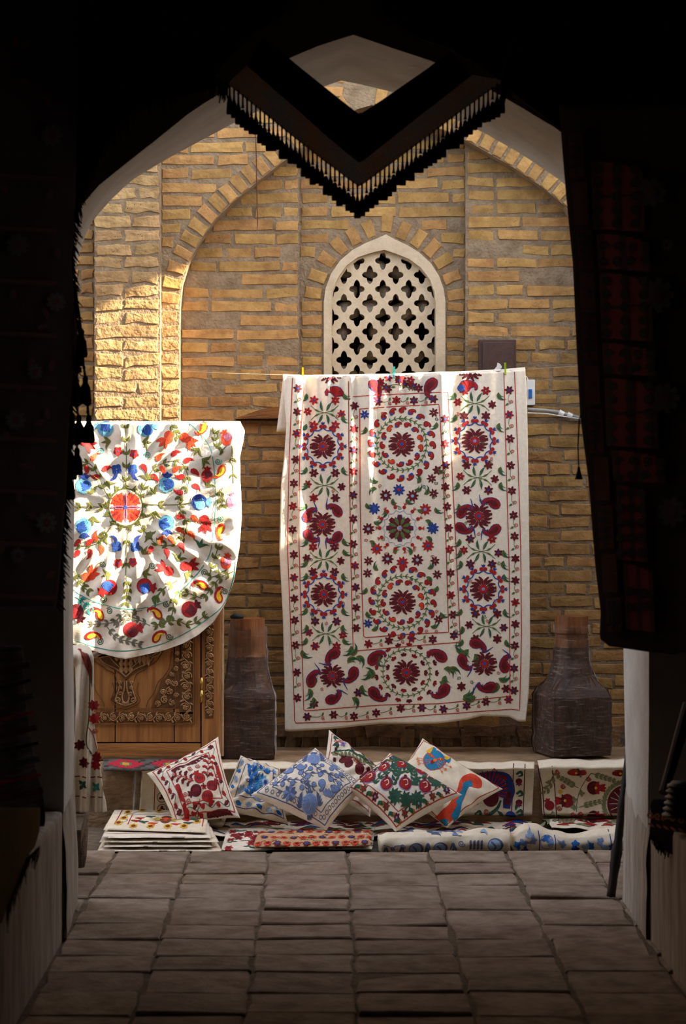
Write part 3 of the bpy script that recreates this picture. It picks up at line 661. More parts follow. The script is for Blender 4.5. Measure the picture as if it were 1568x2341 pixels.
for n, r in ((11, 41), (17, 66)):
    for i in range(n):
        t = 2*math.pi*i/n
        for s in (-.9, 0, .9): E1.petal(x+r*math.cos(t), y+r*.94*math.sin(t), t+s, 8, 3.0, 'dkred' if i % 2 else 'wine', 0, 0, 0, .6)
E1.cur = 'embroidery'
for (bx, by, an, fl) in [(856, 1508, -.95, 1), (1006, 1500, -2.5, -1), (858, 1590, .9, -1), (1014, 1580, 2.2, 1), (858, 883, .9, 1), (985, 880, 2.2, -1)]:
    E1.boteh(bx, by, 52, an, 'dkred', fl, .92, 0, None, 'navy'); E1.boteh(bx, by, 33, an, 'wine', fl, .8, 3)
# top row, cut by the fold
E1.pinwheel(755, 846, 30, 18); E1.pinwheel(1076, 842, 30, 18); E1.boteh(768, 893, 44, 3.5, 'red', -1, 1, 0, 'dkred', 'navy'); E1.boteh(1066, 882, 46, -.4, 'red', 1, 1.1, 0, 'blue', 'navy')
for i in range(13): sflower(E1, 868+R_.uniform(0, 90), 860+R_.uniform(0, 36), 10)
E1.curve([(870, 890), (905, 878), (950, 890)], .9, 'green')
for i in range(8): E1.leaf(875+i*10, 884, R_.uniform(-1, 4), 10, 1.6, 'green')
for (cx, cy) in [(742, 942), (742, 1110), (740, 1281), (745, 1453), (1086, 922), (1092, 1092), (1100, 1261), (1112, 1432)]: cross_spray(E1, cx, cy, 40, 'red' if cy < 950 and cx < 800 else None)
for (sx, l, r) in ((0, 699, 786), (1, 1040, 1140)):
    for cy in (905, 955, 975, 1075, 1110, 1160, 1240, 1265, 1290, 1320, 1400, 1440, 1470):
        o = (cy-900)*.03*sx
        for q, an in ((l, 1.4), (r, 1.7)):
            if R_.random() < .8: corner_leaf(E1, q+o, cy-8, an+R_.uniform(-.3, .3), .8, 1 if q == l else -1)
for (lx, ly, an) in [(700, 1570, .3), (705, 1580, 1.0), (715, 1600, 1.2), (795, 1520, -1.0), (800, 1500, -.3), (815, 1505, .2), (830, 1570, 1.9), (805, 1600, .4), (845, 1535, 1.4), (850, 1555, -1.2), (1025, 1535, -.6), (1015, 1530, -.1), (1005, 1560, .3), (1020, 1545, 2), (1065, 1490, 3), (1072, 1485, 2.4), (1085, 1495, 1.0), (1140, 1550, .6), (1135, 1560, 1.3), (1060, 1590, .2), (1085, 1590, 2), (690, 1490, 1.5), (803, 1480, 1.4), (1060, 1590, 1), (870, 1500, 2.2)]: corner_leaf(E1, lx, ly, an, 1.0, 1 if lx % 2 else -1)
for (fx, fy) in [(820, 1588), (718, 1615), (1055, 1570), (1157, 1575), (1000, 1075)]: sflower(E1, fx, fy, 11)
# borders: rows of small flowers, leaves and tendrils
def border(pts, vertical=True):
    for i, (fx, fy) in enumerate(pts):
        sflower(E1, fx, fy, 10.5 if vertical else 10.5)
        if i+1 < len(pts):
            gx, gy = (fx+pts[i+1][0])/2, (fy+pts[i+1][1])/2; s = 1 if i % 2 else -1
            if vertical: E1.curve([(fx, fy+9), (gx-2, gy-6), (gx+3, gy+4)], .6, 'green'); E1.leaf(gx-1, gy+2, 2.6, 9, 2.6, 'green', 1); E1.spiral(gx+5, gy-1, 5, 'line', .7, 1.5, 2.2)
            else: E1.curve([(fx+9, fy), (gx-6, gy+3), (gx+6, gy-2)], .6, 'green'); E1.leaf(gx+4, gy, -1.2, 9, 2.6, 'green', 1); E1.spiral(gx+6, gy+5, 4.5, 'line', .7, 1.5, .6)
border([(680, 886), (679, 940), (677, 990), (675, 1050), (671, 1105), (669, 1158), (668, 1212), (671, 1270), (671, 1323), (672, 1372), (673, 1422), (675, 1480), (678, 1543), (679, 1602)])
border([(811, 927), (810, 980), (808, 1029), (808, 1078), (808, 1132), (808, 1187), (808, 1245), (812, 1295), (814, 1345), (815, 1392), (815, 1439)])
border([(1017, 958), (1017, 1015), (1018, 1063), (1018, 1113), (1022, 1158), (1026, 1207), (1028, 1256), (1030, 1310), (1031, 1361), (1036, 1406), (1038, 1453)])
border([(1164, 892), (1164, 948), (1166, 1003), (1167, 1064), (1170, 1122), (1174, 1178), (1176, 1226), (1178, 1277), (1178, 1327), (1178, 1377), (1178, 1427), (1177, 1476), (1175, 1528), (1175, 1579)])
border([(702, 1645), (763, 1640), (810, 1643), (861, 1634), (917, 1622), (965, 1620), (1014, 1622), (1067, 1614), (1111, 1605), (1163, 1600)], False)
border([(843, 1475), (890, 1467), (942, 1461), (990, 1463)], False); border([(865, 917), (907, 914), (947, 915), (991, 912)], False)
E1.cur = 'border_line'
for L in ([(668, 862), (660, 1050), (656, 1250), (664, 1450), (670, 1560), (673, 1660), (800, 1655), (1000, 1634), (1170, 1622), (1188, 1624), (1192, 1450), (1190, 1250), (1184, 1060), (1176, 850)],
          [(694, 872), (684, 1050), (683, 1250), (689, 1450), (694, 1632), (880, 1615), (1000, 1610), (1166, 1592), (1164, 1300), (1158, 1100), (1152, 852)],
          [(797, 870), (798, 1010), (803, 1300), (808, 1492), (930, 1480), (1053, 1468), (1043, 1250), (1033, 1060), (1024, 896), (905, 900), (799, 906)],
          [(823, 934), (824, 1150), (828, 1350), (832, 1461), (930, 1452), (1026, 1446), (1020, 1250), (1012, 1060), (1004, 924), (905, 928), (823, 934)]): E1.line(L, .95, 'line')
for (l, r, y0, y1) in ((700, 790, 900, 1610), (835, 1005, 940, 1450), (1040, 1140, 900, 1600)):
    for i in range(26): E1.cur = 'embroidery'; E1.spiral(R_.uniform(l, r), R_.uniform(y0, y1), 4.5, R_.choice(['line', 'line', 'dkgreen', 'green']), .6, 1.4, R_.uniform(0, 6))
E1.build(suz, lambda a, b: b > topM(a)+1)

# washing line and three pegs
M_line = mat('nylon_line', '#8c8474', rough=.5)
pts = [P(412, 849, 12.0), P(520, 853, 11.88), P(645, 857, YB(645)+.006)]+[Vector((PX(q, YM), float(YB(q))+.006, PZ(float(topM(q)), YM)-.001)) for q in range(690, 1205, 60)]+[P(1205, 844, YB(1205)+.006), P(1340, 836, 11.99)]
wl = MB().tube(pts, .0011, 6).build('washing_line', M_line); tag(wl, 'thin cord strung across the wall carrying the large embroidery', 'line')
def peg(px, col, lab):
    m = mat('peg_plastic', col, rough=.35, spec=.5); y0 = float(topM(px)); Y = float(S_main([px], [y0])[0][1])
    t = tag(empty('clothes_peg', P(px, y0+9, Y)), lab, 'clothes peg', 'pegs on the washing line')
    for s in (-1, 1):
        yy = Y+.008+s*.012; c = [(px, y0-18), (px, y0-4), (px, y0+9)]; off = (.012, .004, .006)
        g = MB()
        for k in range(2):
            (q0, b0), (q1, b1) = c[k], c[k+1]; h = .0042; e0, e1 = Y+.006+s*off[k], Y+.006+s*off[k+1]
            g.hexa([(PX(q1, Y)-h, e1-.003, PZ(b1, Y)), (PX(q1, Y)+h, e1-.003, PZ(b1, Y)), (PX(q1, Y)+h, e1+.003, PZ(b1, Y)), (PX(q1, Y)-h, e1+.003, PZ(b1, Y)),
                    (PX(q0, Y)-h, e0-.003, PZ(b0, Y)), (PX(q0, Y)+h, e0-.003, PZ(b0, Y)), (PX(q0, Y)+h, e0+.003, PZ(b0, Y)), (PX(q0, Y)-h, e0+.003, PZ(b0, Y))])
        g.build('jaw', m, t)
    g = MB().tube([(PX(px, Y)-.006, Y+.006, PZ(y0-6, Y)), (PX(px, Y)+.006, Y+.006, PZ(y0-6, Y))], .004, 8); g.build('spring', mat('spring_wire', '#8a8880', rough=.3, metal=1), t)
peg(692, '#d9b20c', 'yellow plastic peg clipped near the upper left of the large embroidery'); peg(901, '#1fa096', 'teal plastic peg in the middle of the line under the window'); peg(1155, '#8fae1c', 'lime green plastic peg clipped below the metal box')
# ------------------------------------------------------------------ carved wooden door leaf standing on the ledge, with the round cloth over it
YD = 11.56; ZD = PZ(1728, YD)
M_wood = mat('oiled_wood', '#84552c', '#ad7840', 6, .6, .25, 40, stretch=(7, 7, .5), c3='#8e6236', spec=.25)
M_wood2 = mat('oiled_rail_wood', '#84552c', '#ad7840', 6, .6, .25, 40, stretch=(.5, 7, 7), c3='#8e6236', spec=.25)
M_carv = mat('carved_wood', '#8a6440', '#a8825a', 20, .7, .3, 90, spec=.2)
M_carvd = mat('carving_ground', '#553a22', '#6c4c2e', 20, .85, spec=.1)
M_brass = mat('brass', '#b8903c', '#d8b45c', 30, .35, .1, metal=.9)
M_gap = mat('shadow_gap', '#120c08', rough=1)  # near-black colour paints the shade between the planks
door = tag(empty('carved_door', (PX(300, YD), YD, ZD)), 'carved honey-brown wooden door leaf standing on the ledge under the round cloth', 'door')
def dbox(nm, x0, x1, y0, y1, m, f=0., d=.05, bev=.004, par=None):
    return MB().box(PX(x0, YD), PX(x1, YD), YD+f, YD+f+d, PZ(y1, YD), PZ(y0, YD), bev).build(nm, m, par or door)
dbox('stile', 461, 505, 966, 1729, M_wood, -.004, .07)
dbox('stile', 30, 70, 966, 1729, M_wood, -.004, .07)
dbox('rail', 70, 459, 1700, 1729, M_wood2, .0, .06)
dbox('rail', 70, 459, 966, 1000, M_wood2, .0, .06)
dbox('gap_shade_board', 68, 464, 990, 1705, M_gap, .03, .02, 0)
for (x0, x1) in ((72, 158), (160, 262), (264, 397), (399, 458)): dbox('plank', x0, x1, 1001, 1697, M_wood, .004, .03, .003)
dbox('jamb_edge', 505.6, 511, 969, 1729, mat('pale_edge_wood', '#a08060', '#bc9c7a', 20, .7), .004, .06, .001)
SD = lambda f: (lambda a, b: col3(PX(np.asarray(a, float), YD), np.full(np.shape(a), YD+f), PZ(np.asarray(b, float), YD)))
def scrolls(e, x0, y0, x1, y1, w, n, col):
    """a carved rinceau: wavy stem with a spiral and leaves in every bend"""
    L = math.hypot(x1-x0, y1-y0); ux, uy = (x1-x0)/L, (y1-y0)/L; nx, ny = -uy, ux
    t = np.linspace(0, 1, n*8+1); wv = np.sin(t*n*math.pi)*w*.34
    e.strip(np.stack([x0+ux*L*t+nx*wv, y0+uy*L*t+ny*wv], 1), 1.5, col)
    for k in range(n):
        s = 1 if k % 2 else -1; c = (k+.5)/n; cx, cy = x0+ux*L*c+nx*w*.10*s, y0+uy*L*c+ny*w*.10*s
        e.spiral(cx, cy, w*.36, col, 1.5, 1.5, math.atan2(ny*s, nx*s)+.3, s)
        for q in range(5): a = q*1.25+k; e.petal(cx, cy, a, w*.26, w*.09, col, 1)
        for q in (-.36, .36):
            dx, dy = x0+ux*L*(c+q/n)-nx*w*.30*s, y0+uy*L*(c+q/n)-ny*w*.30*s; e.leaf(dx, dy, math.atan2(uy, ux)+q*3, w*.34, w*.1, col, 0); e.disc(dx, dy, w*.09, col, 1, n=5)
def band(x0, y0, x1, y1, par=door):
    MB().box(PX(x0, YD), PX(x1, YD), YD+.0015, YD+.006, PZ(y1, YD), PZ(y0, YD)).build('carving_ground', M_carvd, par)
def carve(): return Emb(SD(.0015), .0012, .0008, .0035)
for o_ in (0,):
    band(411, 1010, 441, 1632); e = carve(); e.cur = 'carved_border'; scrolls(e, 426, 1015, 426, 1628, 27, 26, M_carv); e.build(door)
    band(75, 1628, 441, 1651); e = carve(); e.cur = 'carved_border'; scrolls(e, 80, 1640, 438, 1640, 22, 17, M_carv); e.build(door)
    for xb in (400, 445): e = carve(); e.cur = 'bead_line'; e.line([(xb, 1010), (xb, 1655 if xb > 420 else 1620)], 1.0, M_carvd); e.build(door)
    e = carve(); e.cur = 'bead_line'; e.line([(75, 1620), (400, 1620)], 1.0, M_carvd); e.line([(75, 1656), (445, 1656)], 1.0, M_carvd); e.build(door)
# stile strip
MB().box(PX(469, YD), PX(488, YD), YD-.006, YD+.004, PZ(1642, YD), PZ(1010, YD)).build('carving_ground', M_carvd, door)
e = Emb(SD(-.006), .0012, .0008, .0035); e.cur = 'carved_border'; scrolls(e, 478.5, 1015, 478.5, 1636, 18, 34, M_carv); e.build(door)
# field ornament: hanging palmette, vase palmette, cusped corner pieces
def palmette(e, x, y, w, h):
    for s in (-1, 1):
        for k in range(6):
            f = k/5; e.spiral(x+s*w*(.15+.34*f), y-h*(.40-.18*f), w*.16, M_carv, 1.6, 1.5, math.pi*(s < 0), s); e.leaf(x+s*w*.08*k, y-h*.2+k*2, s*.9+(math.pi if s < 0 else 0)+.6, w*.22, w*.05, M_carv)
        e.curve([(x, y+h*.46), (x+s*w*.16, y+h*.28), (x+s*w*.46, y+h*.05), (x+s*w*.52, y-h*.4)], 1.6, M_carv)
        e.curve([(x, y+h*.34), (x+s*w*.2, y+h*.12), (x+s*w*.4, y-h*.2)], 1.4, M_carv)
    for r in range(4):
        for q in range(-2+r//2, 3-r//2): e.petal(x+q*w*.085, y-h*.25+r*h*.15, math.pi/2, h*.17, w*.045, M_carv, 1)
g_ = MB()
v, f = fill2d(toXZ([(222, 1480), (352, 1480), (350, 1510), (338, 1524), (315, 1534), (300, 1545), (289, 1556), (278, 1545), (262, 1532), (240, 1520), (226, 1508)], YD), [], YD+.0015, YD+.006); mk('carving_ground', v, f, M_carvd, door)
v, f = fill2d(toXZ([(289, 1552), (295, 1560), (300, 1556), (305, 1562), (300, 1572), (306, 1585), (314, 1598), (312, 1606), (302, 1608), (294, 1612), (287, 1617), (280, 1612), (270, 1607), (258, 1606), (254, 1598), (262, 1588), (269, 1572), (265, 1562), (272, 1555), (280, 1560)], YD), [], YD+.0015, YD+.006); mk('carving_ground', v, f, M_carvd, door)
v, f = fill2d(toXZ([(345, 1619), (352, 1600), (362, 1578), (368, 1556), (380, 1548), (395, 1525), (398, 1500), (400, 1470), (413, 1470), (411, 1619)], YD), [], YD+.0015, YD+.006); mk('carving_ground', v, f, M_carvd, door)
e = carve(); e.cur = 'carved_palmette'; palmette(e, 288, 1505, 124, 92); e.build(door)
e = carve(); e.cur = 'carved_vase'
for s in (-1, 1):
    e.curve([(287, 1615), (287+s*8, 1595), (287+s*3, 1575), (287+s*2, 1556)], 1.6, M_carv); e.curve([(287, 1614), (287+s*22, 1604), (287+s*20, 1590), (287+s*14, 1572), (287+s*13, 1558)], 1.5, M_carv)
    for (dx, dy, r) in ((18, 1600, 6), (12, 1586, 5), (13, 1572, 4), (14, 1560, 4)): e.spiral(287+s*dx, dy, r, M_carv, 1.4, 1.4, 1, s)
    for k in range(5): e.petal(287, 1606, math.pi/2+s*(.3+.35*k), 9, 2.2, M_carv, 1)
e.build(door)
e = carve(); e.cur = 'carved_corner'
for (cx, cy, r) in ((360, 1608, 7), (376, 1600, 9), (394, 1606, 8), (372, 1582, 7), (388, 1580, 9), (402, 1590, 6), (384, 1560, 7), (400, 1562, 8), (394, 1542, 6), (403, 1528, 6), (405, 1510, 5), (405, 1494, 5)):
    e.spiral(cx, cy, r, M_carv, 1.5, 1.6, cx, 1 if cx % 2 else -1)
    for k in range(4): e.petal(cx, cy, k*1.5+cy, r*.9, 1.8, M_carv, 1)
e.build(door)
e = carve(); e.cur = 'carved_outline'
for s in (-1, 1):
    X = lambda d: 287+s*d
    e.curve([(X(86), 1490), (X(70), 1512), (X(50), 1524), (X(45), 1530), (X(26), 1540), (X(20), 1556)], 1.1, M_carvd); e.curve([(X(30), 1560), (X(26), 1580), (X(34), 1600), (X(26), 1610), (X(0), 1622)], 1.0, M_carvd)
    e.curve([(X(48), 1617), (X(52), 1602), (X(66), 1582), (X(74), 1560), (X(86), 1548), (X(100), 1526), (X(106), 1490)], 1.1, M_carvd)
e.build(door)
hg = MB().tube([P(461, 1549, YD-.008), P(461, 1576, YD-.008)], .006, 10).tube([P(461, 1578, YD-.008), P(461, 1606, YD-.008)], .006, 10).build('hinge', M_brass, [c for c in door.children if c.name.startswith('stile')][0], True)

# round embroidered cloth
YC = 11.53
hemR = [(955, 541), (962, 548), (985, 560), (1010, 557), (1045, 549), (1100, 550), (1180, 553), (1250, 548), (1330, 535), (1380, 515), (1420, 490), (1450, 455), (1470, 420), (1485, 380), (1495, 340), (1502, 310), (1506, 289)]
hemL = [(955, 20), (1100, 22), (1250, 26), (1330, 40), (1380, 62), (1420, 90), (1450, 126), (1470, 160), (1485, 198), (1495, 236), (1502, 266), (1506, 287)]
def vnoise(x, y, seed):
    x, y = np.broadcast_arrays(*arr(x, y)); xi, yi = np.floor(x).astype(int), np.floor(y).astype(int); fx, fy = x-xi, y-yi; fx = fx*fx*(3-2*fx); fy = fy*fy*(3-2*fy)
    T = np.random.RandomState(seed).rand(97, 89); g = lambda i, j: T[i % 97, j % 89]
    return (g(xi, yi)*(1-fx)+g(xi+1, yi)*fx)*(1-fy)+(g(xi, yi+1)*(1-fx)+g(xi+1, yi+1)*fx)*fy
def S_rnd(a, b):
    a, b = arr(a, b); dx, dy = a-288, b-1160; r = np.hypot(dx, dy); th = np.arctan2(dy, dx); q = np.clip((r-45)/190, 0, 1); d = np.zeros_like(a)
    for (t0, amp, w) in [(-1.05, .8, .10), (-.78, 1., .07), (-.5, 1.1, .09), (-.2, .8, .08), (.12, .9, .09), (.38, 1.1, .07), (.62, 1.2, .06), (.85, 1.2, .07), (1.1, 1.1, .06), (1.38, .9, .06), (1.62, 1., .07), (1.9, 1.1, .07), (2.15, 1.2, .07), (2.4, 1.2, .08), (2.7, 1.1, .08), (3.0, .9, .08), (-2.8, .8, .08), (-2.5, 1, .08), (-2.2, .9, .09), (-1.8, .6, .08), (-1.4, .5, .07)]:
        x = np.arctan2(np.sin(th-t0), np.cos(th-t0)); d += amp*np.exp(-(x/w)**2)*q*(.6+.4*np.sin(r/55+t0*9))
    dr = .021*d
    dr += q*(.018*(vnoise(th*5.5+3, r/90, 5)-.5)+.014*(vnoise(th*12+9, r/60, 6)-.5)+.008*(vnoise(th*24, r/34, 7)-.5))+.006*(vnoise((a+b)/26, (a-b)/50, 8)-.5)+.07*PX(a-288+740, YC)+.006*np.sin(a/31+b/19)*np.sin(b/27+1)
    dr += .005*np.sin(a/17+b/60)*np.sin(b/23-a/80)+.003*np.sin(a/9+b/14)
    dr += .012*np.sin(b/38+a/90)*np.clip((a-480)/60, 0, 1)
    Y = YC-dr; z = PZ(b, YC)
    # over the top edge
    k = np.clip((968-b), 0, None); Y = np.where(k > 0, YC-dr*np.clip(1-k/8, 0, 1)+k*.012, Y); z = np.where(k > 0, PZ(968-np.minimum(k, 6), YC)-.0*k, z)
    c = np.clip((a-528)/28, 0, 1.2); Y = Y+c*c*.035
    return col3(PX(a, YC), Y, z)
def rnd_mesh():
    bs = np.r_[np.linspace(955, 968, 6), np.linspace(972, 1506, 130)]
    return cloth('round_tablecloth', S_rnd, bs, lambda b: float(itp(hemL, b)), lambda b: float(itp(hemR, b)), 130, M_cot, None, .0025)
rc = tag(rnd_mesh(), 'round sunlit cream cloth embroidered with pomegranates, draped over the carved door', 'embroidery')
E2 = Emb(S_rnd); E2.cur = 'medallion#1'; x, y = 287, 1160
E2.disc(x, y, 41, 'olive', 0, 1.1, n=14); E2.disc(x, y, 37.5, M_cot, 1, 1.1, n=14)
for k in range(4):
    t = math.pi/4+k*math.pi/2
    for s in (-.32, 0, .32): E2.petal(x, y, t+s, 34-6*abs(s), 11, 'orange', 2, 0, 3, .8)
    for s in (-.2, .2): E2.petal(x, y, t+s, 16, 4, 'red', 3, 0, 18, .5)
    E2.petal(x, y, t-math.pi/4, 34, 4.4, 'pink', 4); E2.petal(x, y, t-math.pi/4, 28, 1.8, 'wine', 5)
E2.disc(x, y, 4.5, 'blue', 6); E2.cur = 'embroidery'
for k in range(26):                                 # leafy collar
    t = 2*math.pi*k/26; E2.leaf(x+41*math.cos(t), y+44*math.sin(t), t+.9*(1 if k % 2 else -1), 15, 3.4, 'olive', 0, .5)
z3 = lambda u, w_: (150+u/3.2, 930+w_/3.2)           # from the enlarged crop to photo px
for (u, w_, an) in [(290, 160, 0), (588, 160, 0), (740, 570, -1.5), (740, 850, 1.5), (130, 580, -1.5), (130, 875, 1.5), (980, 697, 0)]:
    cx, cy = z3(u, w_); E2.pome(cx, cy, 18.5, {290: 3.6, 588: -.4}.get(u, an), 'sky' if u != 980 else 'navy', 'blue' if u != 980 else 'sky', 'navy' if u not in (290, 588, 980) else 'sky')
for (u, w_, an, c1, c2) in [(320, 1320, 2.6, 'red', 'blue'), (578, 1310, .2, 'red', 'blue'), (480, 1630, -.2, 'dkred', 'wine'), (908, 1478, -.55, 'red', 'wine'), (75, 1500, 1.0, 'wine', 'dkred'), (1180, 230, -2.0, 'orange', 'pink'), (1175, 1130, -1.3, 'orange', 'pink'), (1035, 500, -1.5, 'red', 'wine'), (1222, 690, -1.5, 'pink', 'pink')]:
    cx, cy = z3(u, w_); E2.pome(cx, cy, 18 if u not in (1035, 1180, 1175, 1222) else 13, an, c1, c2, 'red' if c1 == 'dkred' else ('wine' if u in (908, 75) else c1))
    if u in (1180, 1175, 1035, 1222): E2.disc(cx, cy+6, 12, c1, 1)
for (u, w_, an) in [(740, 230, 2.3), (890, 240, .7), (170, 1230, -.7), (900, 1160, -.2), (735, 1190, -2.6), (150, 265, .6), (1020, 850, 1.5)]:
    cx, cy = z3(u, w_); c = 'orange' if u in (740, 890, 170) else 'red'
    E2.disc(cx-math.cos(an)*8, cy-math.sin(an)*8, 11, c, 1); E2.disc(cx+5, cy+2, 10, c, 1)
    for s in (-.6, 0, .6): E2.petal(cx, cy, an+s, 26, 4.5, c, 2)
for (u, w_, an) in [(200, 370, -1.3), (290, 450, -.8), (155, 455, 1.2), (222, 515, 2.8), (575, 440, .6), (680, 370, -1.3), (795, 340, -.9), (890, 390, -.7), (712, 455, .8), (650, 510, .3), (805, 455, -1.), (845, 515, 2.8), (945, 470, .2), (955, 580, .2), (835, 630, 3.), (840, 800, -.2), (945, 810, .3), (840, 897, .2), (920, 925, .4), (690, 975, -1.4), (775, 965, .6), (850, 1015, .6), (745, 1060, .9), (625, 1045, 1.8), (265, 1040, 1.2), (180, 1070, 1.4), (85, 1075, 2.), (215, 955, -2.), (90, 995, 2), (170, 990, -1)]:
    cx, cy = z3(u, w_); E2.petal(cx-9*math.cos(an), cy-9*math.sin(an), an, 25, 6.5, 'orange' if (u+w_) % 3 == 0 else 'red', 1, .5, 0, .04, [.5, .95, 1, .7, .35, .04])
for (u, w_) in [(383, 325), (503, 345), (385, 1145), (492, 1137)]: cx, cy = z3(u, w_); E2.flower(cx, cy, 11, 'red', 5, 'navy', .3, .2, .45)
for (u, w_, s, v_) in [(372, 470, -1, 1), (490, 470, 1, 1), (372, 1010, -1, -1), (508, 1010, 1, -1)]:
    cx, cy = z3(u, w_); E2.flower(cx, cy-4*v_, 13, 'blue', 4, None, .6, .2, .5); E2.petal(cx, cy, v_*1.57+(-.1 if v_*s > 0 else .1), 26, 4.5, 'navy', 1, -.5*s*v_)
for (u, w_, fl, an) in [(1010, 150, 1, 1.9), (1140, 470, 1, 2.0), (1130, 900, -1, 2.0), (1000, 1300, -1, -2.6), (1120, 1385, 1, -1.8), (670, 1510, -1, -2.2), (670, 1680, 1, -1.0), (245, 1520, -1, -2.0), (185, 1675, 1, -.3)]:
    cx, cy = z3(u, w_); E2.boteh(cx, cy, 44, an, 'orange' if w_ < 1000 else 'red', fl, .85, 1); E2.boteh(cx+1, cy+1, 30, an, 'yellow', fl, .7, 3)
def br(pts, n, col='olive', lw=3.7, ll=16, stem=.9):
    P_ = np.array([z3(*p) for p in pts]); E2.curve(P_, stem, col); d = np.r_[0, np.cumsum(np.linalg.norm(np.diff(P_, axis=0), axis=1))]
    for k in range(n):
        q = d[-1]*(k+.7)/(n+.3); p = [np.interp(q, d, P_[:, i]) for i in (0, 1)]; p2 = [np.interp(q+3, d, P_[:, i]) for i in (0, 1)]; a = math.atan2(p2[1]-p[1], p2[0]-p[0])
        for s in (-1, 1): E2.leaf(p[0], p[1], a+s*.85, ll, lw, col, 1, -s*.3)
br([(440, 610), (445, 400), (440, 100)], 5); br([(455, 860), (445, 1050), (440, 1240)], 2); br([(445, 1240), (455, 1360), (440, 1460)], 4); br([(540, 650), (640, 460), (760, 400), (860, 420), (900, 560), (820, 700)], 9); br([(580, 715), (820, 715), (920, 700)], 2)
br([(820, 720), (890, 850), (840, 980), (680, 1010), (550, 880)], 9); br([(300, 640), (200, 440), (120, 400)], 4); br([(330, 740), (180, 730), (60, 730)], 3); br([(330, 880), (230, 1000), (60, 1020)], 4)
br([(1180, 290), (1130, 320), (1090, 200), (1100, 170)], 4); br([(1220, 290), (1230, 560)], 2, 'olive', 2); br([(1150, 590), (1130, 650), (1150, 740)], 3); br([(1180, 1190), (1060, 1240), (1100, 1080), (1130, 1000)], 5); br([(1230, 1200), (1120, 1260), (1010, 1400)], 5)
br([(1000, 1400), (850, 1350), (800, 1400), (770, 1540), (640, 1605)], 8); br([(640, 1605), (800, 1560), (920, 1590), (1040, 1510)], 6, 'olive', 3.6, 15); br([(620, 1600), (480, 1540), (360, 1590)], 5, 'grey', 3.6, 15); br([(560, 1490), (430, 1510), (340, 1580), (160, 1590)], 7, 'grey', 3.4, 14); br([(300, 1610), (380, 1690), (560, 1740)], 6, 'grey', 3.4, 14)
br([(770, 110), (800, 170), (830, 230)], 3); br([(70, 1390), (130, 1430), (190, 1500)], 3, 'teal'); br([(60, 1200), (110, 1300), (180, 1360)], 4); br([(820, 1270), (720, 1330), (650, 1420)], 3)
for (u, w_, an, c) in [(330, 250, 3, 'olive'), (560, 255, .1, 'olive'), (980, 300, 2.2, 'olive'), (1000, 380, .6, 'olive'), (1030, 590, -1, 'olive'), (980, 1030, -1.2, 'dkgreen'), (820, 1130, -1.2, 'olive'), (330, 1220, 2.8, 'olive'), (560, 1215, .2, 'olive'), (630, 1400, .3, 'green'), (560, 1080, -1, 'olive'), (870, 1215, .4, 'olive'), (660, 760, 1.8, 'olive'), (660, 640, 4, 'olive'), (200, 640, 4.3, 'olive'), (200, 800, 1.6, 'olive'), (600, 540, 4.6, 'olive'), (300, 540, 1.2, 'olive'), (590, 920, .8, 'olive'), (290, 940, 2.2, 'olive')]:
    cx, cy = z3(u, w_)
    for s in (-.5, 0, .5): E2.leaf(cx, cy, an+s, 24, 3.4, c, 1, s)
for (u, w_) in [(255, 325), (600, 355), (1118, 400), (1130, 820), (635, 1160), (270, 1150), (1020, 1210), (735, 1440), (318, 1495), (250, 1720), (760, 1680), (1165, 1350), (275, 1410)]: cx, cy = z3(u, w_); E2.spiral(cx, cy, 8, 'teal' if w_ < 900 else 'dkgreen', .9, 1.8, u)
E2.cur = 'border_line'
E2.curve([z3(*p) for p in [(870, 95), (960, 170), (1060, 300), (1090, 480), (1098, 680), (1085, 900), (1050, 1090), (930, 1260), (780, 1400), (600, 1465), (440, 1478), (280, 1450), (130, 1390), (40, 1330)]], .9, 'teal', 0, 60)
E2.curve([z3(*p) for p in [(1245, 1130), (1230, 1250), (1160, 1440), (1050, 1540), (900, 1640), (740, 1720), (560, 1770), (400, 1785), (240, 1765), (60, 1710)]], .9, 'teal', 0, 60)
E2.build(rc, lambda a, b: b > 963)
# ------------------------------------------------------------------ cloths spread over the ledge and the ground in front of it
ZF = -.022                                          # ground behind the last paving brick
def S_step(off=0., seed=0., amp=1.):
    bt, bf = VY+F*(CH-ZE)/(YE+.0), VY+F*(CH-ZF-.01)/(YE-.05)
    def S(a, b):
        a, b = arr(a, b); w = (np.sin(a/23+seed)+.6*np.sin(a/9.3+seed*2))*.004*amp
        Yt = F*(CH-ZE-.012)/np.maximum(b-VY, 1); Yf = F*(CH-ZF-.014)/np.maximum(b-VY, 1); u = np.clip((b-1762)/(1868-1762), 0, 1)
        Ym = YE-.018-.03*u**2*u; Zm = CH-(b-VY)*Ym/F
        s1 = 1/(1+np.exp(-(b-1759)/2.0)); Y = Yt*(1-s1)+Ym*s1; Z = np.where(b < 1750, ZE+.012, 0)
        Y = np.where(b > 1872, Yf, np.minimum(Y, 99)); k = np.clip((b-1862)/14, 0, 1); Y = np.where((b > 1862) & (b < 1890), Ym*(1-k)+Yf*k, Y)
        Z = CH-(b-VY)*Y/F; fl = np.clip((b-1868)/8, 0, 1); tp = np.clip((1760-b)/6, 0, 1)
        Y = Y-w*2.2*u*(1-fl)-off; Z = Z+w*fl*1.2+off*(fl+tp)+w*tp*.8
        return col3((a-VX)*Y/F, Y, Z)
    return S
def ground_rows(b1): return np.r_[np.linspace(1741, 1764, 9), np.linspace(1768, 1860, 20), np.linspace(1863, b1, 14)]
Sa = S_step(0, .3); Sb = S_step(.012, 2.1)
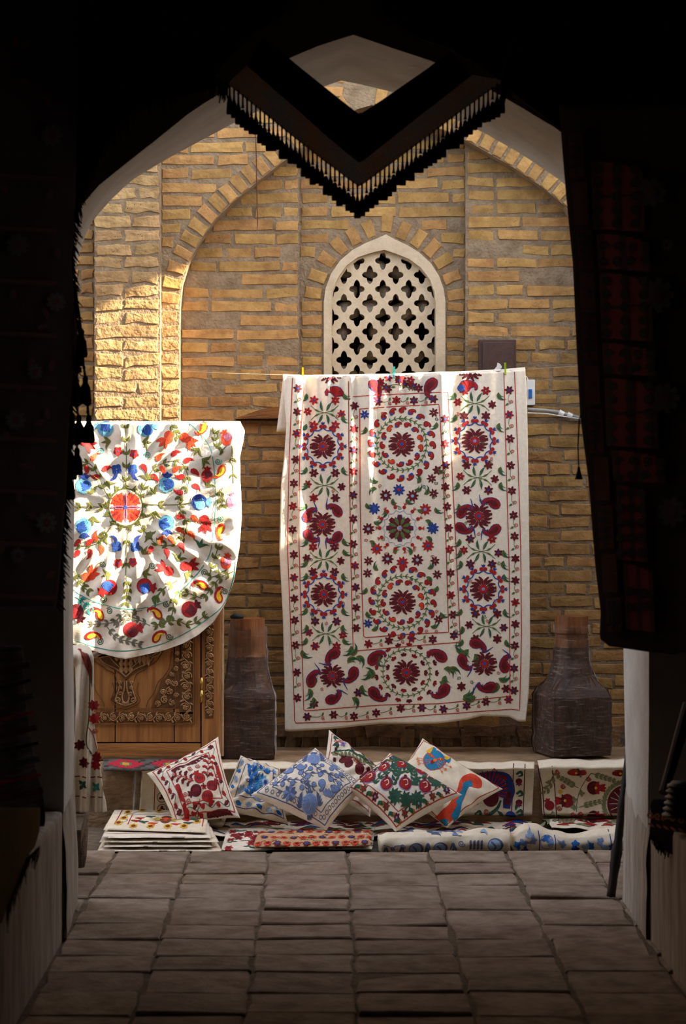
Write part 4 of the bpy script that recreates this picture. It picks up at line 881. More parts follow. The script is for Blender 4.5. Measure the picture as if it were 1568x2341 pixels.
clo = tag(cloth('ledge_cloth', Sa, ground_rows(1909), lambda b: itp([(1740, 328), (1765, 324), (1890, 316), (1940, 300)], b), lambda b: itp([(1740, 1222), (1870, 1216), (1940, 1210)], b), 180, M_cot2), 'long cream suzani with red borders spread over the ledge under the cushions', 'embroidery')
E3 = Emb(Sa, .002); R_ = random.Random(5)
E3.cur = 'border_line'
for x in (354, 388, 1172, 1198): E3.line([(x+2, 1748), (x, 1800), (x-3, 1868), (x-6, 1906)], 1.0, 'line' if x < 1000 else 'wine', 0, 4)

E3.cur = 'embroidery'
for i, y in enumerate((1766, 1795, 1823, 1850)):
    E3.ring(370, y, 11, .7, 'dkgreen'); 
    for s in (0, 2.1, 4.2): E3.petal(370, y, s+.5, 8, 3.4, 'wine' if i else 'red', 1)
for i, y in enumerate((1770, 1786, 1815, 1834, 1858)):  # narrow band on the right
    if i % 2 == 0: E3.curve([(1180, y), (1190, y-6), (1193, y+2), (1184, y+5)], [2.4, 3, 2.6, .8], 'dkgreen')
    else: E3.disc(1186, y, 7.5, 'wine', 0, .9); E3.petal(1186, y, 1.57, 9, 5, 'dkred', 1); [E3.petal(1186, y+4, q, 8, 2, 'navy', 0) for q in (.6, 1.5, 2.5)]
E3.curve([(1095, 1768), (1130, 1768), (1158, 1776), (1168, 1805), (1160, 1830), (1158, 1848)], [2, 5, 8, 9, 10, 8], 'navy', 0, 30); E3.curve([(1105, 1769), (1135, 1771), (1158, 1780)], [1.5, 3, 5], 'dkred', 1, 16); E3.curve([(1165, 1812), (1160, 1830), (1159, 1840)], [5, 7, 6], 'wine', 1, 12)
for k in range(12): t = -2.2+k*.22; E3.petal(1118, 1812, t, 42, 4.2, 'red', 0, 0, 8); E3.petal(1118, 1812, t+.1, 40, 2, 'navy', 1, 0, 16)
E3.disc(1122, 1825, 18, 'wine', 2, 1.1); E3.curve([(1085, 1880), (1110, 1868), (1135, 1850), (1145, 1830)], [3, 4.5, 4, 2], 'dkgreen'); E3.curve([(1085, 1862), (1096, 1855), (1098, 1866), (1090, 1874)], [1.5, 3, 3, 1], 'dkgreen')
E3.disc(1167, 1866, 12, 'navy', 1); 
for q in (-.6, 0, .6): E3.petal(1167, 1868, 1.57+q, 15, 5, 'red', 2)
E3.leaf(1152, 1868, -2.4, 22, 4, 'dkgreen'); E3.leaf(1178, 1852, -1.3, 22, 3.4, 'dkgreen'); E3.spiral(1112, 1856, 7, 'line', .8, 2); E3.spiral(1130, 1760, 5, 'line', .7, 1.5)
for x in np.arange(400, 1090, 34):                  # between and behind the cushions
    E3.pome(x+R_.uniform(-5, 5), R_.uniform(1770, 1800), 9, R_.uniform(-2, 0), R_.choice(['wine', 'red', 'dkred']), None, 'red'); E3.spray(x+12, 1840, -1.4, 40, 3, R_.choice(['dkgreen', 'sage']))
for i in range(150):                                 # flat on the ground, foreshortened
    x = R_.uniform(340, 1190); y = R_.uniform(1876, 1906); c = R_.choice(['wine', 'red', 'dkred', 'wine', 'navy', 'dkgreen'])
    E3.curve([(x-R_.uniform(8, 26), y), (x, y-2.5), (x+R_.uniform(8, 26), y+R_.uniform(-1, 2))], [.5, R_.uniform(1.2, 3), .5], c)
E3.build(clo)
cr = tag(cloth('ledge_cloth', Sb, ground_rows(1899), lambda b: itp([(1740, 1228), (1765, 1234), (1868, 1240), (1900, 1262), (1940, 1300)], b), lambda b: itp([(1740, 1475), (1940, 1470)], b), 60, M_cot2), 'cream suzani with dark red pomegranates hanging over the right end of the ledge', 'embroidery')
E4 = Emb(Sb, .002); E4.cur = 'border_line'
E4.line([(1230, 1755), (1240, 1800), (1244, 1860), (1250, 1882)], 1.1, 'wine', 0, 5); E4.line([(1262, 1756), (1268, 1800), (1272, 1865), (1278, 1886)], 1., 'wine', 0, 5); E4.cur = 'embroidery'
q4 = lambda x, y: (1060+x/4.126, 1740+y/4.126)
for (x, y, a, c) in [(1225, 250, 0, 'wine'), (975, 370, math.pi, 'dkred'), (1225, 530, 0, 'wine'), (1040, 105, 0, 'red'), (1460, 110, .5, 'dkred')]:
    cx, cy = q4(x, y); k = .45 if y < 120 else 1; r = 15.5
    E4.disc(cx, cy, r, 'wine' if c == 'wine' else c, 1, k)
    for q in (-1, -.35, .3, 1): E4.petal(cx+math.cos(a)*3, cy, a+q, 17, 4, 'red' if c == 'wine' else 'wine', 2, 0, 0, .25, sy=k)
    for q in (-.5, 0, .5): E4.petal(cx+math.cos(a)*12, cy+math.sin(a)*6, a+q, 17, 4, 'red', 2, 0, 0, .3, sy=k)
    E4.disc(cx+math.cos(a)*5, cy, 3.4, 'yellow', 4, n=6)
cx, cy = q4(810, 415); E4.pome(cx, cy, 11, -2.0, 'dkred', None, 'red')
for y0 in (150, 470):
    x1, y1 = q4(800, y0)
    E4.curve([(x1+9, y1-2), (x1+3, y1+14), (x1-8, y1+28)], .8, 'red')
    for k in range(6): E4.petal(x1+8-k*3, y1+k*6, 2.2 if k % 2 else .9, 14, 3.6, 'sage', 1, .6)
E4.curve([q4(1200, 110), q4(1110, 240), q4(1065, 400), q4(1070, 580)], .7, 'dkgreen')
for (p0, p1, n) in [((1080, 250), (870, 130), 5), ((1090, 430), (1310, 370), 4), ((1060, 560), (870, 520), 4), ((1200, 110), (1440, 190), 5), ((1090, 580), (880, 590), 4)]:
    a, b_ = q4(*p0), q4(*p1); E4.spray(a[0], a[1], math.atan2(b_[1]-a[1], b_[0]-a[0]), math.dist(a, b_), n, 'sage', 3.2, 13)
for p_ in [(1100, 120), (1110, 300), (1040, 360), (1040, 430), (1130, 560)]:
    c = q4(*p_); [E4.petal(c[0], c[1], t, 8, 3, 'sage', 1) for t in (0, 1.5, 3, 4.5)]
for p_ in [(1175, 165), (1030, 500), (1100, 495), (900, 440), (880, 100), (935, 235)]: c = q4(*p_); E4.spiral(c[0], c[1], 6, 'line', 1, 1.8)
c = q4(910, 285); E4.flower(c[0], c[1], 6, 'yellow', 5)
cx, cy = q4(1530, 400); E4.cur = 'medallion#1'
E4.disc(cx, cy, 41, 'wine', 1, n=14); E4.ring(cx, cy, 42, 1.0, 'wine', 1)
for k in range(16): t = 2*math.pi*k/16; E4.line([(cx+12*math.cos(t), cy+12*math.sin(t)), (cx+38*math.cos(t), cy+38*math.sin(t))], .6, M_cot2, 3)
for k in range(6): E4.petal(cx, cy, k*1.05, 14, 3, 'dkred', 4)
E4.disc(cx, cy, 4, 'orange', 5)
for k in range(20): t = 1.7+k*.157; E4.leaf(cx+46*math.cos(t), cy+46*math.sin(t), t+.9, 15, 4, 'sage', 0)
E4.cur = 'embroidery'
for i in range(34): x = R_.uniform(1280, 1455); y = R_.uniform(1872, 1896); E4.curve([(x-14, y), (x, y-2), (x+14, y)], [.5, 2.2, .5], R_.choice(['red', 'dkred', 'sage']))
E4.build(cr)

# red and grey woven runner under the door, on the ledge
M_felt = mat('grey_felt', '#4a4642', '#66605a', 60, .98, .4, 300)
M_feltr = mat('red_wool', '#9c1c2c', '#c02a3c', 90, .98, .4, 300); M_feltb = mat('brown_wool', '#33261e', '#43342a', 90, .98); M_feltg = mat('green_wool', '#3c5a3a', '#5a7a4e', 90, .98); M_felto = mat('ochre_wool', '#a8842c', '#c89c3c', 90, .98)
def S_rug(a, b): 
    a, b = arr(a, b); Y = F*(CH-ZE-.016)/(b-VY); return col3((a-VX)*Y/F, Y, ZE+.016+.002*np.sin(a/13)+0*b)
rug = tag(cloth('woven_runner', S_rug, np.linspace(1735, 1757, 8), lambda b: 236, lambda b: 436, 40, M_felt, None, .012), 'grey woven runner with stepped red motif lying on the ledge below the carved door', 'rug')
g = {}
for i in range(38):
    for j in range(6):
        x, y = 238+i*5.2, 1737+j*3.2; k = abs((i % 19)-9)+abs(j-2.5)*2; m_ = M_feltr if 3 < k < 9 else (M_felto if k <= 2 else (M_feltg if k <= 3 else (M_feltb if (i//2+j) % 4 == 0 else None)))
        if m_: g.setdefault(m_.name, (m_, []))[1].append((x, y))
for nm, (m_, L) in g.items():
    V, Fc = [], []
    for (x, y) in L:
        b0 = len(V); V += list(S_rug([x, x+5.2, x+5.2, x], [y, y, y+3.2, y+3.2])+np.array([0, 0, .0012])); Fc.append((b0+3, b0+2, b0+1, b0))
    tag(mk('woven_motif', V, Fc, m_, rug), kind='stuff')
# torn plastic sheet hanging at the left end
M_film = bpy.data.materials.new('cling_film'); M_film.use_nodes = True
def film_nodes(m, base, streak, scl=(9, 9, 60)):
    nt = m.node_tree; N = nt.nodes; L = nt.links; out = N['Material Output']; N.remove(N['Principled BSDF'])
    tr = N.new('ShaderNodeBsdfTransparent'); gl = N.new('ShaderNodeBsdfGlossy'); df = N.new('ShaderNodeBsdfDiffuse'); gl.inputs['Roughness'].default_value = .14; gl.inputs['Color'].default_value = (.9, .86, .8, 1); df.inputs['Color'].default_value = (.62, .50, .40, 1)
    tc = N.new('ShaderNodeTexCoord'); mp = N.new('ShaderNodeMapping'); mp.inputs['Rotation'].default_value = (.2, .35, .3); mp.inputs['Scale'].default_value = scl; L.new(tc.outputs['Object'], mp.inputs[0])
    n = N.new('ShaderNodeTexNoise'); n.inputs['Scale'].default_value = 2.2; n.inputs['Detail'].default_value = 8; n.inputs['Roughness'].default_value = .75; L.new(mp.outputs[0], n.inputs['Vector'])
    r = N.new('ShaderNodeValToRGB'); r.color_ramp.elements[0].position = .52; r.color_ramp.elements[1].position = .68; r.color_ramp.elements[0].color = (base,)*3+(1,); r.color_ramp.elements[1].color = (streak,)*3+(1,); L.new(n.outputs['Fac'], r.inputs[0])
    mx = N.new('ShaderNodeMixShader'); L.new(r.outputs[0], mx.inputs[0]); L.new(tr.outputs[0], mx.inputs[1]); L.new(df.outputs[0], mx.inputs[2])
    fr = N.new('ShaderNodeLayerWeight'); fr.inputs['Blend'].default_value = .12; m2 = N.new('ShaderNodeMixShader'); L.new(fr.outputs['Fresnel'], m2.inputs[0]); L.new(mx.outputs[0], m2.inputs[1]); L.new(gl.outputs[0], m2.inputs[2])
    bp = N.new('ShaderNodeBump'); bp.inputs['Strength'].default_value = .9; bp.inputs['Distance'].default_value = .03; L.new(n.outputs['Fac'], bp.inputs['Height']); L.new(bp.outputs[0], gl.inputs['Normal']); L.new(m2.outputs[0], out.inputs[0])
film_nodes(M_film, .05, .4)
def S_pl(a, b): a, b = arr(a, b); return col3(PX(a, YE-.03), YE-.03-.012*np.sin(a/2.6+b/40)-.008*np.sin(b/9), PZ(b, YE-.03))
tag(cloth('plastic_sheet', S_pl, np.linspace(1760, 1868, 26), lambda b: itp([(1760, 306), (1868, 298)], b), lambda b: itp([(1760, 326), (1868, 316)], b), 12, M_film, None, .001), 'thin torn plastic sheet hanging over the left end of the ledge', 'plastic sheet')

# ------------------------------------------------------------------ cushions
def cushion(name, A, B, C, D, H, m, label, seed=0, pinch=.10, crump=.006, flat=1.):
    q = [np.array(P(k[0], k[1], k[2]-.035)) for k in (A, B, C, D)]; pxq = [np.array(k[:2], float) for k in (A, B, C, D)]
    c0 = sum(q)/4; nrm = np.cross(q[1]-q[3], q[2]-q[0]); nrm /= np.linalg.norm(nrm)
    if nrm[1] > 0: nrm = -nrm
    def bil(q, u, v): return ((1-u)*(1-v))[..., None]/4*q[0]+((1+u)*(1-v))[..., None]/4*q[1]+((1+u)*(1+v))[..., None]/4*q[2]+((1-u)*(1+v))[..., None]/4*q[3]
    def shape(u, v, side):
        uu = u*(1-pinch*(1-v*v)*np.abs(u)); vv = v*(1-pinch*(1-u*u)*np.abs(v)); p = bil(q, uu, vv)
        h = H*np.maximum((1-u**2)*(1-v**2), 0)**.55
        w = crump*(np.sin(u*9+seed+v*3)*np.cos(v*8-seed*2)+.6*np.sin((u+v)*15+seed*3))*np.maximum((1-u**2)*(1-v**2), 0)**.25
        rad = crump*1.3*np.sin(np.arctan2(v, u)*11+seed*5)*np.clip(np.hypot(u, v)-.45, 0, 1)*np.maximum((1-u**4)*(1-v**4), 0)**.5
        return p+nrm*((h*side+(w+rad)*(side > 0)+.0015*side)[..., None])
    n = 44; g = np.sin(np.linspace(-1, 1, n+1)*math.pi/2)*.55+np.linspace(-1, 1, n+1)*.45; U, W = np.meshgrid(g, g)
    u, v = U.ravel(), W.ravel(); f = [(i*(n+1)+j, (i+1)*(n+1)+j, (i+1)*(n+1)+j+1, i*(n+1)+j+1) for i in range(n) for j in range(n)]; N_ = len(u)
    V = np.vstack([shape(u, v, 1.), shape(u, v, -1.)]); f2 = f+[tuple(k+N_ for k in q_[::-1]) for q_ in f]
    bd = [j for j in range(n+1)]+[i*(n+1)+n for i in range(1, n+1)]+[n*(n+1)+j for j in range(n-1, -1, -1)]+[i*(n+1) for i in range(n-1, 0, -1)]
    for k in range(len(bd)): a_, b_ = bd[k], bd[(k+1) % len(bd)]; f2.append((a_, b_, b_+N_, a_+N_))
    o = mk(name, V, f2, m, None, None, None, True); tag(o, label, 'cushion', 'embroidered cushions leaning on the ledge')
    def inv(a, b):                                  # photo px of the motif -> cushion coordinates
        a, b = np.broadcast_arrays(*arr(a, b)); u = np.zeros(a.shape); v = np.zeros(a.shape)
        for _ in range(12):
            p = bil(pxq, u, v); r = np.stack([a, b], -1)-p
            du = ((-(1-v))[..., None]*pxq[0]+(1-v)[..., None]*pxq[1]+(1+v)[..., None]*pxq[2]-(1+v)[..., None]*pxq[3])/4
            dv = ((-(1-u))[..., None]*pxq[0]-(1+u)[..., None]*pxq[1]+(1+u)[..., None]*pxq[2]+(1-u)[..., None]*pxq[3])/4
            det = du[..., 0]*dv[..., 1]-du[..., 1]*dv[..., 0]; det = np.where(np.abs(det) < 1e-6, 1e-6, det)
            u = np.clip(u+(r[..., 0]*dv[..., 1]-r[..., 1]*dv[..., 0])/det, -1, 1); v = np.clip(v+(du[..., 0]*r[..., 1]-du[..., 1]*r[..., 0])/det, -1, 1)
        return u, v
    def S(a, b): u, v = inv(a, b); return shape(u, v, 1.)
    def uvp(u, v): return tuple(bil(pxq, np.array(float(u)), np.array(float(v))))
    e = Emb(S, .0014, .0003); e.rs = random.Random(int(seed*100)+1); e.fine = 2.
    def frame(k, w, col):
        e.cur = 'border_line'; L = [(-k, -k), (k, -k), (k, k), (-k, k), (-k, -k)]
        for s0, s1 in zip(L, L[1:]): e.line([uvp(s0[0]+(s1[0]-s0[0])*t, s0[1]+(s1[1]-s0[1])*t) for t in np.linspace(0, 1, 14)], w, col, 0, 6)
        e.cur = 'embroidery'
    return o, e, uvp, frame
# red pomegranates
o, e, uvp, frame = cushion('cushion', (336, 1768, 11.13), (499, 1684, 11.27), (549, 1870, 10.99), (400, 1890, 10.95), .085, M_cot, 'cushion with red pomegranates, leftmost of the row, its corner pointing up', .7)
k5 = lambda x, y: (320+x/4.126, 1670+y/4.126)
frame(.90, .9, 'line'); frame(.62, .9, 'line')
for i in range(7):
    t = -.72+i*.24
    for (u, v) in ((t, -.76), (.76, t), (t, .76), (-.76, t)):
        x, y = uvp(u, v); s = 1 if i % 2 else -1
        for k in (-.8, 0, .8): e.petal(x, y, 2.5*s+k, 8, 3, 'red' if i % 2 else 'wine', 1)
for (u0, v0, u1, v1) in ((-.8, -.76, .8, -.76), (.76, -.8, .76, .8), (.8, .76, -.8, .76), (-.76, .8, -.76, -.8)):
    e.curve([uvp(u0+(u1-u0)*t+(.06*math.sin(t*22) if u0 == u1 else 0), v0+(v1-v0)*t+(.06*math.sin(t*22) if v0 == v1 else 0)) for t in np.linspace(0, 1, 15)], .6, 'dkgreen')
for (x, y, a, c) in [(566, 550, -2.2, 'red'), (685, 605, -.7, 'dkred'), (530, 662, 2.6, 'wine'), (640, 710, .9, 'red')]:
    cx, cy = k5(x, y); e.pome(cx, cy, 13, a, c, None, c); [e.petal(cx-6+q*4, cy-5, 1.5, 9, 1.3, 'wine' if c != 'wine' else 'dkred', 3) for q in range(4)]
cx, cy = k5(605, 627); e.flower(cx, cy, 7, 'red', 5, 'wine')
for (p0, p1, n, c, b) in [((640, 540), (665, 290), 4, 'red', 'wine'), ((510, 580), (300, 490), 4, 'wine', 'red'), ((570, 730), (545, 870), 2, 'red', 'wine')]:
    a, b_ = k5(*p0), k5(*p1); L_ = math.dist(a, b_); an = math.atan2(b_[1]-a[1], b_[0]-a[0]); e.line([a, b_], .8, 'line')
    for i in range(n):
        for s in (-1, 1):
            t = (i+.6)/n; x, y = a[0]+(b_[0]-a[0])*t-math.sin(an)*s*9, a[1]+(b_[1]-a[1])*t+math.cos(an)*s*9
            [e.petal(x, y, an+q, 6.5, 3, c, 1) for q in (-1, 0, 1)]; e.leaf(a[0]+(b_[0]-a[0])*(t-.1), a[1]+(b_[1]-a[1])*(t-.1), an+s*.8, 11, 1.8, b, 0, -s*.6)
for (pts, c, s) in [([(290, 450), (420, 400), (510, 370), (590, 310)], 'wine', 1), ([(750, 380), (770, 450), (790, 520)], 'red', 1), ([(330, 600), (360, 670), (390, 740)], 'red', -1), ([(420, 760), (440, 820), (470, 860)], 'red', 1), ([(640, 840), (740, 820), (840, 800)], 'wine', 1)]:
    q = np.array([k5(*p) for p in pts]); e.curve(q, 2.2, c); d = np.linspace(0, len(q)-1, 9)
    for t in d: x, y = [np.interp(t, range(len(q)), q[:, i]) for i in (0, 1)]; e.leaf(x, y, math.atan2(q[-1][1]-q[0][1], q[-1][0]-q[0][0])+s*1.1, 12, 2.8, c, 1, -s*.5)
for (x, y) in [(470, 455), (545, 425), (740, 500), (425, 690), (460, 750)]: a = k5(x, y); e.spiral(a[0], a[1], 6, 'line', .8, 1.7)
e.build(o)
# blue leaves
o, e, uvp, frame = cushion('cushion', (550, 1727, 11.25), (640, 1757, 11.24), (658, 1884, 11.04), (492, 1850, 11.06), .065, M_cot2, 'limp cushion with bright blue leaves, tucked behind the pale blue one', 1.9, .06, .012)
frame(.9, .7, 'navy'); frame(.60, .7, 'navy')
for i in range(6):
    t = -.75+i*.3
    for (u, v) in ((-.76, t), (t, .76), (.76, t), (t, -.76)): x, y = uvp(u, v); e.petal(x-6, y, .3 if v > .7 else 1.4, 14, 4.2, 'royal' if i % 2 else 'steel', 1, 0, 0, .7)
e.curve([uvp(-.1, .55), uvp(-.25, .1), uvp(-.2, -.3), uvp(.0, -.55)], 2.4, 'royal')
for i in range(9):
    t = i/8; x, y = uvp(-.2+.1*math.sin(t*5), .5-1.0*t)
    for s in (-1, 1): e.leaf(x, y, -1.4+s*1.0, 17, 4, 'royal', 1, -s*.4)
for i in range(9): x, y = uvp(.25, .05); e.petal(x, y, 2.0+i*.33, 26, 5, 'royal' if i % 2 else 'sky', 1, .3)
x, y = uvp(.30, 0); e.disc(x, y, 9, 'steel', 3, 1.3); e.disc(x, y, 5, 'navy', 4, 1.3)
for (u, v, c) in [(-.42, .42, 'steel'), (.1, .6, 'steel'), (.3, -.45, 'royal'), (.05, -.4, 'sky'), (.55, .2, 'royal'), (.55, .55, 'royal'), (.4, .5, 'sky')]: x, y = uvp(u, v); [e.petal(x, y, q, 13, 4, c, 1) for q in (-2.6, -2., -1.3, -.6)]
for (u, v) in [(-.35, .05), (.2, -.7), (-.1, -.72)]: x, y = uvp(u, v); e.spiral(x, y, 5, 'navy', .6, 1.6)
e.build(o)
# pale blue, in front
k6 = lambda x, y: (560+x/2.613, 1660+y/2.613)
o, e, uvp, frame = cushion('cushion', (574, 1817, 10.95), (721, 1710, 11.12), (834, 1798, 10.98), (746, 1898, 10.83), .09, M_cot, 'pale cushion with grey-blue fruit and a looped border, standing on its corner', 3.1, .05, .004)
frame(.92, .8, 'slate'); frame(.70, .8, 'slate')
for i in range(11):
    t = -.75+i*.15
    for (u, v) in ((t, -.81), (.81, t), (t, .81), (-.81, t)): x, y = uvp(u, v); e.ring(x, y, 3.6, .6, 'slate', 0, 1, 10)
for (x, y, r) in [(410, 240, 15), (385, 510, 17)]:
    a = k6(x, y); e.disc(a[0], a[1], r*1.1, 'steel', 1, 1.0); e.disc(a[0], a[1], r, 'peri', 2); e.curve([(a[0]-3, a[1]-r*.7), (a[0]+3, a[1]), (a[0]-3, a[1]+r*.7)], .8, 'steel', 3)
    for s in (-1, 1):
        for k in range(5): e.leaf(a[0]+s*(r+1), a[1]+4-k*3, (0 if s > 0 else math.pi)-s*(.2+k*.3), 16, 2.6, 'slate', 1, -s*.3)
    for k in (-.8, -.3, .3, .8): e.petal(a[0], a[1]-r*.9, -1.57+k, 11, 2.6, 'slate', 1); e.petal(a[0], a[1]+r*.9, 1.57+k, 10, 2.4, 'slate', 1)
for (x, y) in [(175, 382), (222, 395), (283, 400), (236, 355), (340, 430), (378, 370), (413, 418), (391, 320), (450, 355), (462, 292), (512, 380), (519, 310), (549, 350), (565, 395), (577, 335), (330, 340)]: a = k6(x, y); e.disc(a[0], a[1], 5.8, 'slate', 1, n=8); e.disc(a[0], a[1], 4.8, 'peri', 2, n=7)
for pts in ([(175, 382), (250, 375), (330, 390), (400, 430)], [(280, 280), (340, 330), (390, 350), (470, 340), (570, 360)], [(400, 250), (430, 310), (500, 350), (560, 400)], [(385, 460), (370, 400), (330, 320)]):
    q = [k6(*p) for p in pts]; e.curve(q, .9, 'slate'); 
    for i in range(7):
        t = i/6*(len(q)-1); x, y = [np.interp(t, range(len(q)), [p[j] for p in q]) for j in (0, 1)]
        for s in (-1, 1): e.leaf(x, y, math.atan2(q[-1][1]-q[0][1], q[-1][0]-q[0][0])+s*.9, 12, 1.5, 'slate', 0, -s*.5)
for (x, y, an, fl) in [(262, 310, 2.8, 1), (330, 300, .3, -1), (460, 410, 1.2, 1), (540, 430, -.3, -1)]: a = k6(x, y); e.boteh(a[0], a[1], 26, an, 'peri', fl, 1.1, 1, None, 'slate')
a = k6(265, 450)
for k in range(9): e.petal(a[0], a[1], k*.7, 17, 4.5, 'peri' if k % 2 else 'slate', 1)
a = k6(540, 285); [e.petal(a[0], a[1], k*1.05, 11, 3.6, 'peri', 1) for k in range(6)]
a = k6(500, 475); [e.petal(a[0], a[1], -2.5+k*.5, 16, 4, 'peri', 1) for k in range(5)]
for (x, y) in [(205, 430), (455, 400), (520, 420)]: a = k6(x, y); e.spiral(a[0], a[1], 4, 'slate', .7, 1.6)
e.build(o)
# dark red vine, at the back
o, e, uvp, frame = cushion('cushion', (752, 1669, 11.36), (868, 1754, 11.30), (846, 1868, 11.10), (728, 1800, 11.14), .06, M_cot, 'cushion with a green vine and wine-red fruit, rearmost between two others', 4.4, .06, .008)
frame(.9, .8, 'line')
e.curve([k6(500, 180), k6(600, 180), k6(690, 220), k6(770, 290)], 2.2, 'olive'); 
for i in range(12):
    x, y = k6(510+i*23, 180+i*i*.75)
    for s in (-1, 1): e.leaf(x, y, .5+s*1.0, 16, 3.2, 'dkgreen' if s < 0 else 'sage', 1, -s*.5)
for (x, y, r) in [(600, 265, 10), (665, 300, 12), (720, 330, 11), (575, 240, 7), (560, 245, 7), (690, 360, 11)]: a = k6(x, y); e.pome(a[0], a[1], r, -1.4, 'wine', None, 'wine')
for (x, y) in [(572, 127), (740, 200), (640, 150)]: a = k6(x, y); e.flower(a[0], a[1], 8, 'lilac', 5, 'dkred'); 
for (x, y, an) in [(525, 70, 1.), (620, 150, .4), (690, 170, .7), (745, 205, .3), (540, 130, 2.4)]: a = k6(x, y); [e.leaf(a[0], a[1], an+k, 13, 4, 'dkgreen', 1) for k in (-.5, .5)]
for (x, y) in [(535, 110), (640, 240), (655, 262), (560, 105)]: a = k6(x, y); e.spiral(a[0], a[1], 6, 'line', .8, 1.7)
e.curve([k6(505, 190), k6(560, 215), k6(640, 235), k6(740, 300)], 1.4, 'wine')
for k in range(8): x, y = uvp(-.75, -.6+k*.2); e.leaf(x, y, 1, 12, 3, 'wine', 1); x, y = uvp(-.6+k*.18, .75); e.leaf(x, y, 0, 12, 3, 'wine', 1)
e.build(o)
# cat
kc = lambda x, y: (780+x/2.306, 1640+y/2.306)
o, e, uvp, frame = cushion('cushion', (880, 1796, 11.14), (966, 1688, 11.33), (1149, 1804, 11.13), (1022, 1893, 10.97), .062, M_cot2, 'plain cream cushion with a blue cat face and long striped tail, rightmost of the row', 5.2, .07, .007)
frame(.95, .7, 'line')
cx, cy = kc(490, 258); e.cur = 'cat_face'; e.disc(cx, cy, 28.5, 'orange', 0, .96, n=14); e.disc(cx, cy, 27.5, 'cat', 1, .96, n=14)
for (pts, c) in [([(452, 208), (470, 190), (484, 172)], 'yellow'), ([(484, 205), (490, 190), (488, 174)], 'cat'), ([(545, 232), (565, 232), (584, 226)], 'yellow'), ([(556, 262), (570, 248), (583, 230)], 'cat')]: e.curve([kc(*p) for p in pts], [6, 5.5, .6], c, 2)
for (x0, y0, x1, y1) in [(452, 212, 490, 250), (540, 262, 498, 258)]: a, b_ = kc(x0, y0), kc(x1, y1); e.petal(a[0], a[1], math.atan2(b_[1]-a[1], b_[0]-a[0]), math.dist(a, b_), 4.6, 'orange', 3); m_ = ((a[0]+b_[0])/2, (a[1]+b_[1])/2); e.disc(m_[0], m_[1], 2.8, 'yellow', 4, n=6); e.petal(m_[0]-1, m_[1]-2, 1.6, 5, .9, 'black', 5)
a = kc(488, 256); e.curve([a, kc(492, 268)], [2.5, 5], 'tang', 4); e.disc(*kc(490, 270), 4.6, 'tang', 5, n=7); e.petal(*kc(478, 266), 1.5, 11, 4.5, 'dkred', 4)
for (x0, y0, x1, y1) in [(470, 262, 395, 245), (470, 270, 400, 262), (472, 276, 405, 280), (500, 285, 530, 330), (505, 282, 550, 318), (510, 276, 578, 298)]: e.curve([kc(x0, y0), kc((x0+x1)/2, (y0+y1)/2+5), kc(x1, y1)], .5, 'tang', 4); e.spiral(*kc(x1, y1), 3, 'tang', .7, 1.2, 1, 1, 4)
e.cur = 'cat_tail'
e.curve([kc(468, 560), kc(530, 545), kc(580, 520), kc(618, 470), (kc(640, 420)), kc(652, 385), kc(680, 355), kc(715, 362)], [8, 11, 13, 12, 11, 12, 13, 13], 'orange', 0, 40)
e.disc(*kc(715, 372), 14, 'orange', 0, 1.1)
e.curve([kc(590, 545), kc(618, 520), kc(630, 475), kc(648, 430), kc(668, 385), kc(690, 370)], [7, 6, 6, 5.5, 7, 5], 'cat', 2, 30)
for (x, y) in [(610, 520), (622, 480), (640, 440), (655, 400)]: e.disc(*kc(x, y), 6.4, 'cat', 2, n=7)
e.petal(*kc(682, 372), 1.3, 12, 5, 'cat', 3); e.curve([kc(455, 545), kc(500, 565), kc(560, 565)], [4, 7, 5], 'cat', 2)
e.build(o)
# red apples and green leaves, in front
o, e, uvp, frame = cushion('cushion', (794, 1802, 10.94), (891, 1722, 11.10), (1056, 1817, 10.93), (904, 1902, 10.80), .09, M_cot, 'cushion crowded with red fruit and dark green leaves, in front of the cat cushion', 6.3, .06, .004)
frame(.93, .9, 'line'); frame(.68, .8, 'line')
for (x, y) in [(737, 349), (822, 298), (933, 279), (1060, 305), (840, 412), (953, 415), (1073, 418)]:
    a = k6(x, y); e.disc(a[0], a[1], 15.5, 'lilac', 0, n=10); e.disc(a[0], a[1], 14, 'dkred', 1, n=10); e.disc(a[0]-2, a[1]+1, 10, 'red', 2); e.curve([(a[0]-5, a[1]-6), (a[0]+3, a[1]-8), (a[0]+5, a[1]), (a[0]-1, a[1]+4)], .9, M_cot, 4); e.petal(a[0], a[1]-12, -1.57, 8, 4, 'wine', 2)
for pts in ([(760, 390), (840, 340), (890, 290)], [(880, 360), (960, 330), (1000, 280)], [(1000, 400), (1070, 360), (1180, 390)], [(880, 420), (910, 360), (890, 290)], [(1010, 420), (1010, 350), (990, 290)]):
    q = [k6(*p) for p in pts]; e.curve(q, 1.2, 'dkgreen')
    for i in range(6):
        t = i/5*2; x, y = [np.interp(t, range(3), [p[j] for p in q]) for j in (0, 1)]
        for s in (-1, 1): e.leaf(x, y, math.atan2(q[-1][1]-q[0][1], q[-1][0]-q[0][0])+s*.9, 15, 3.6, 'dkgreen', 1, -s*.4)
for (x, y, w_) in [(960, 500, 1), (890, 480, 0), (1030, 490, 0), (900, 225, 0), (960, 235, 0), (1140, 375, 0)]:
    a = k6(x, y)
    for k in range(9): e.leaf(a[0], a[1], -2.8+k*.7, 18, 4.6, 'dkgreen', 1 if k % 2 else 0, .3)
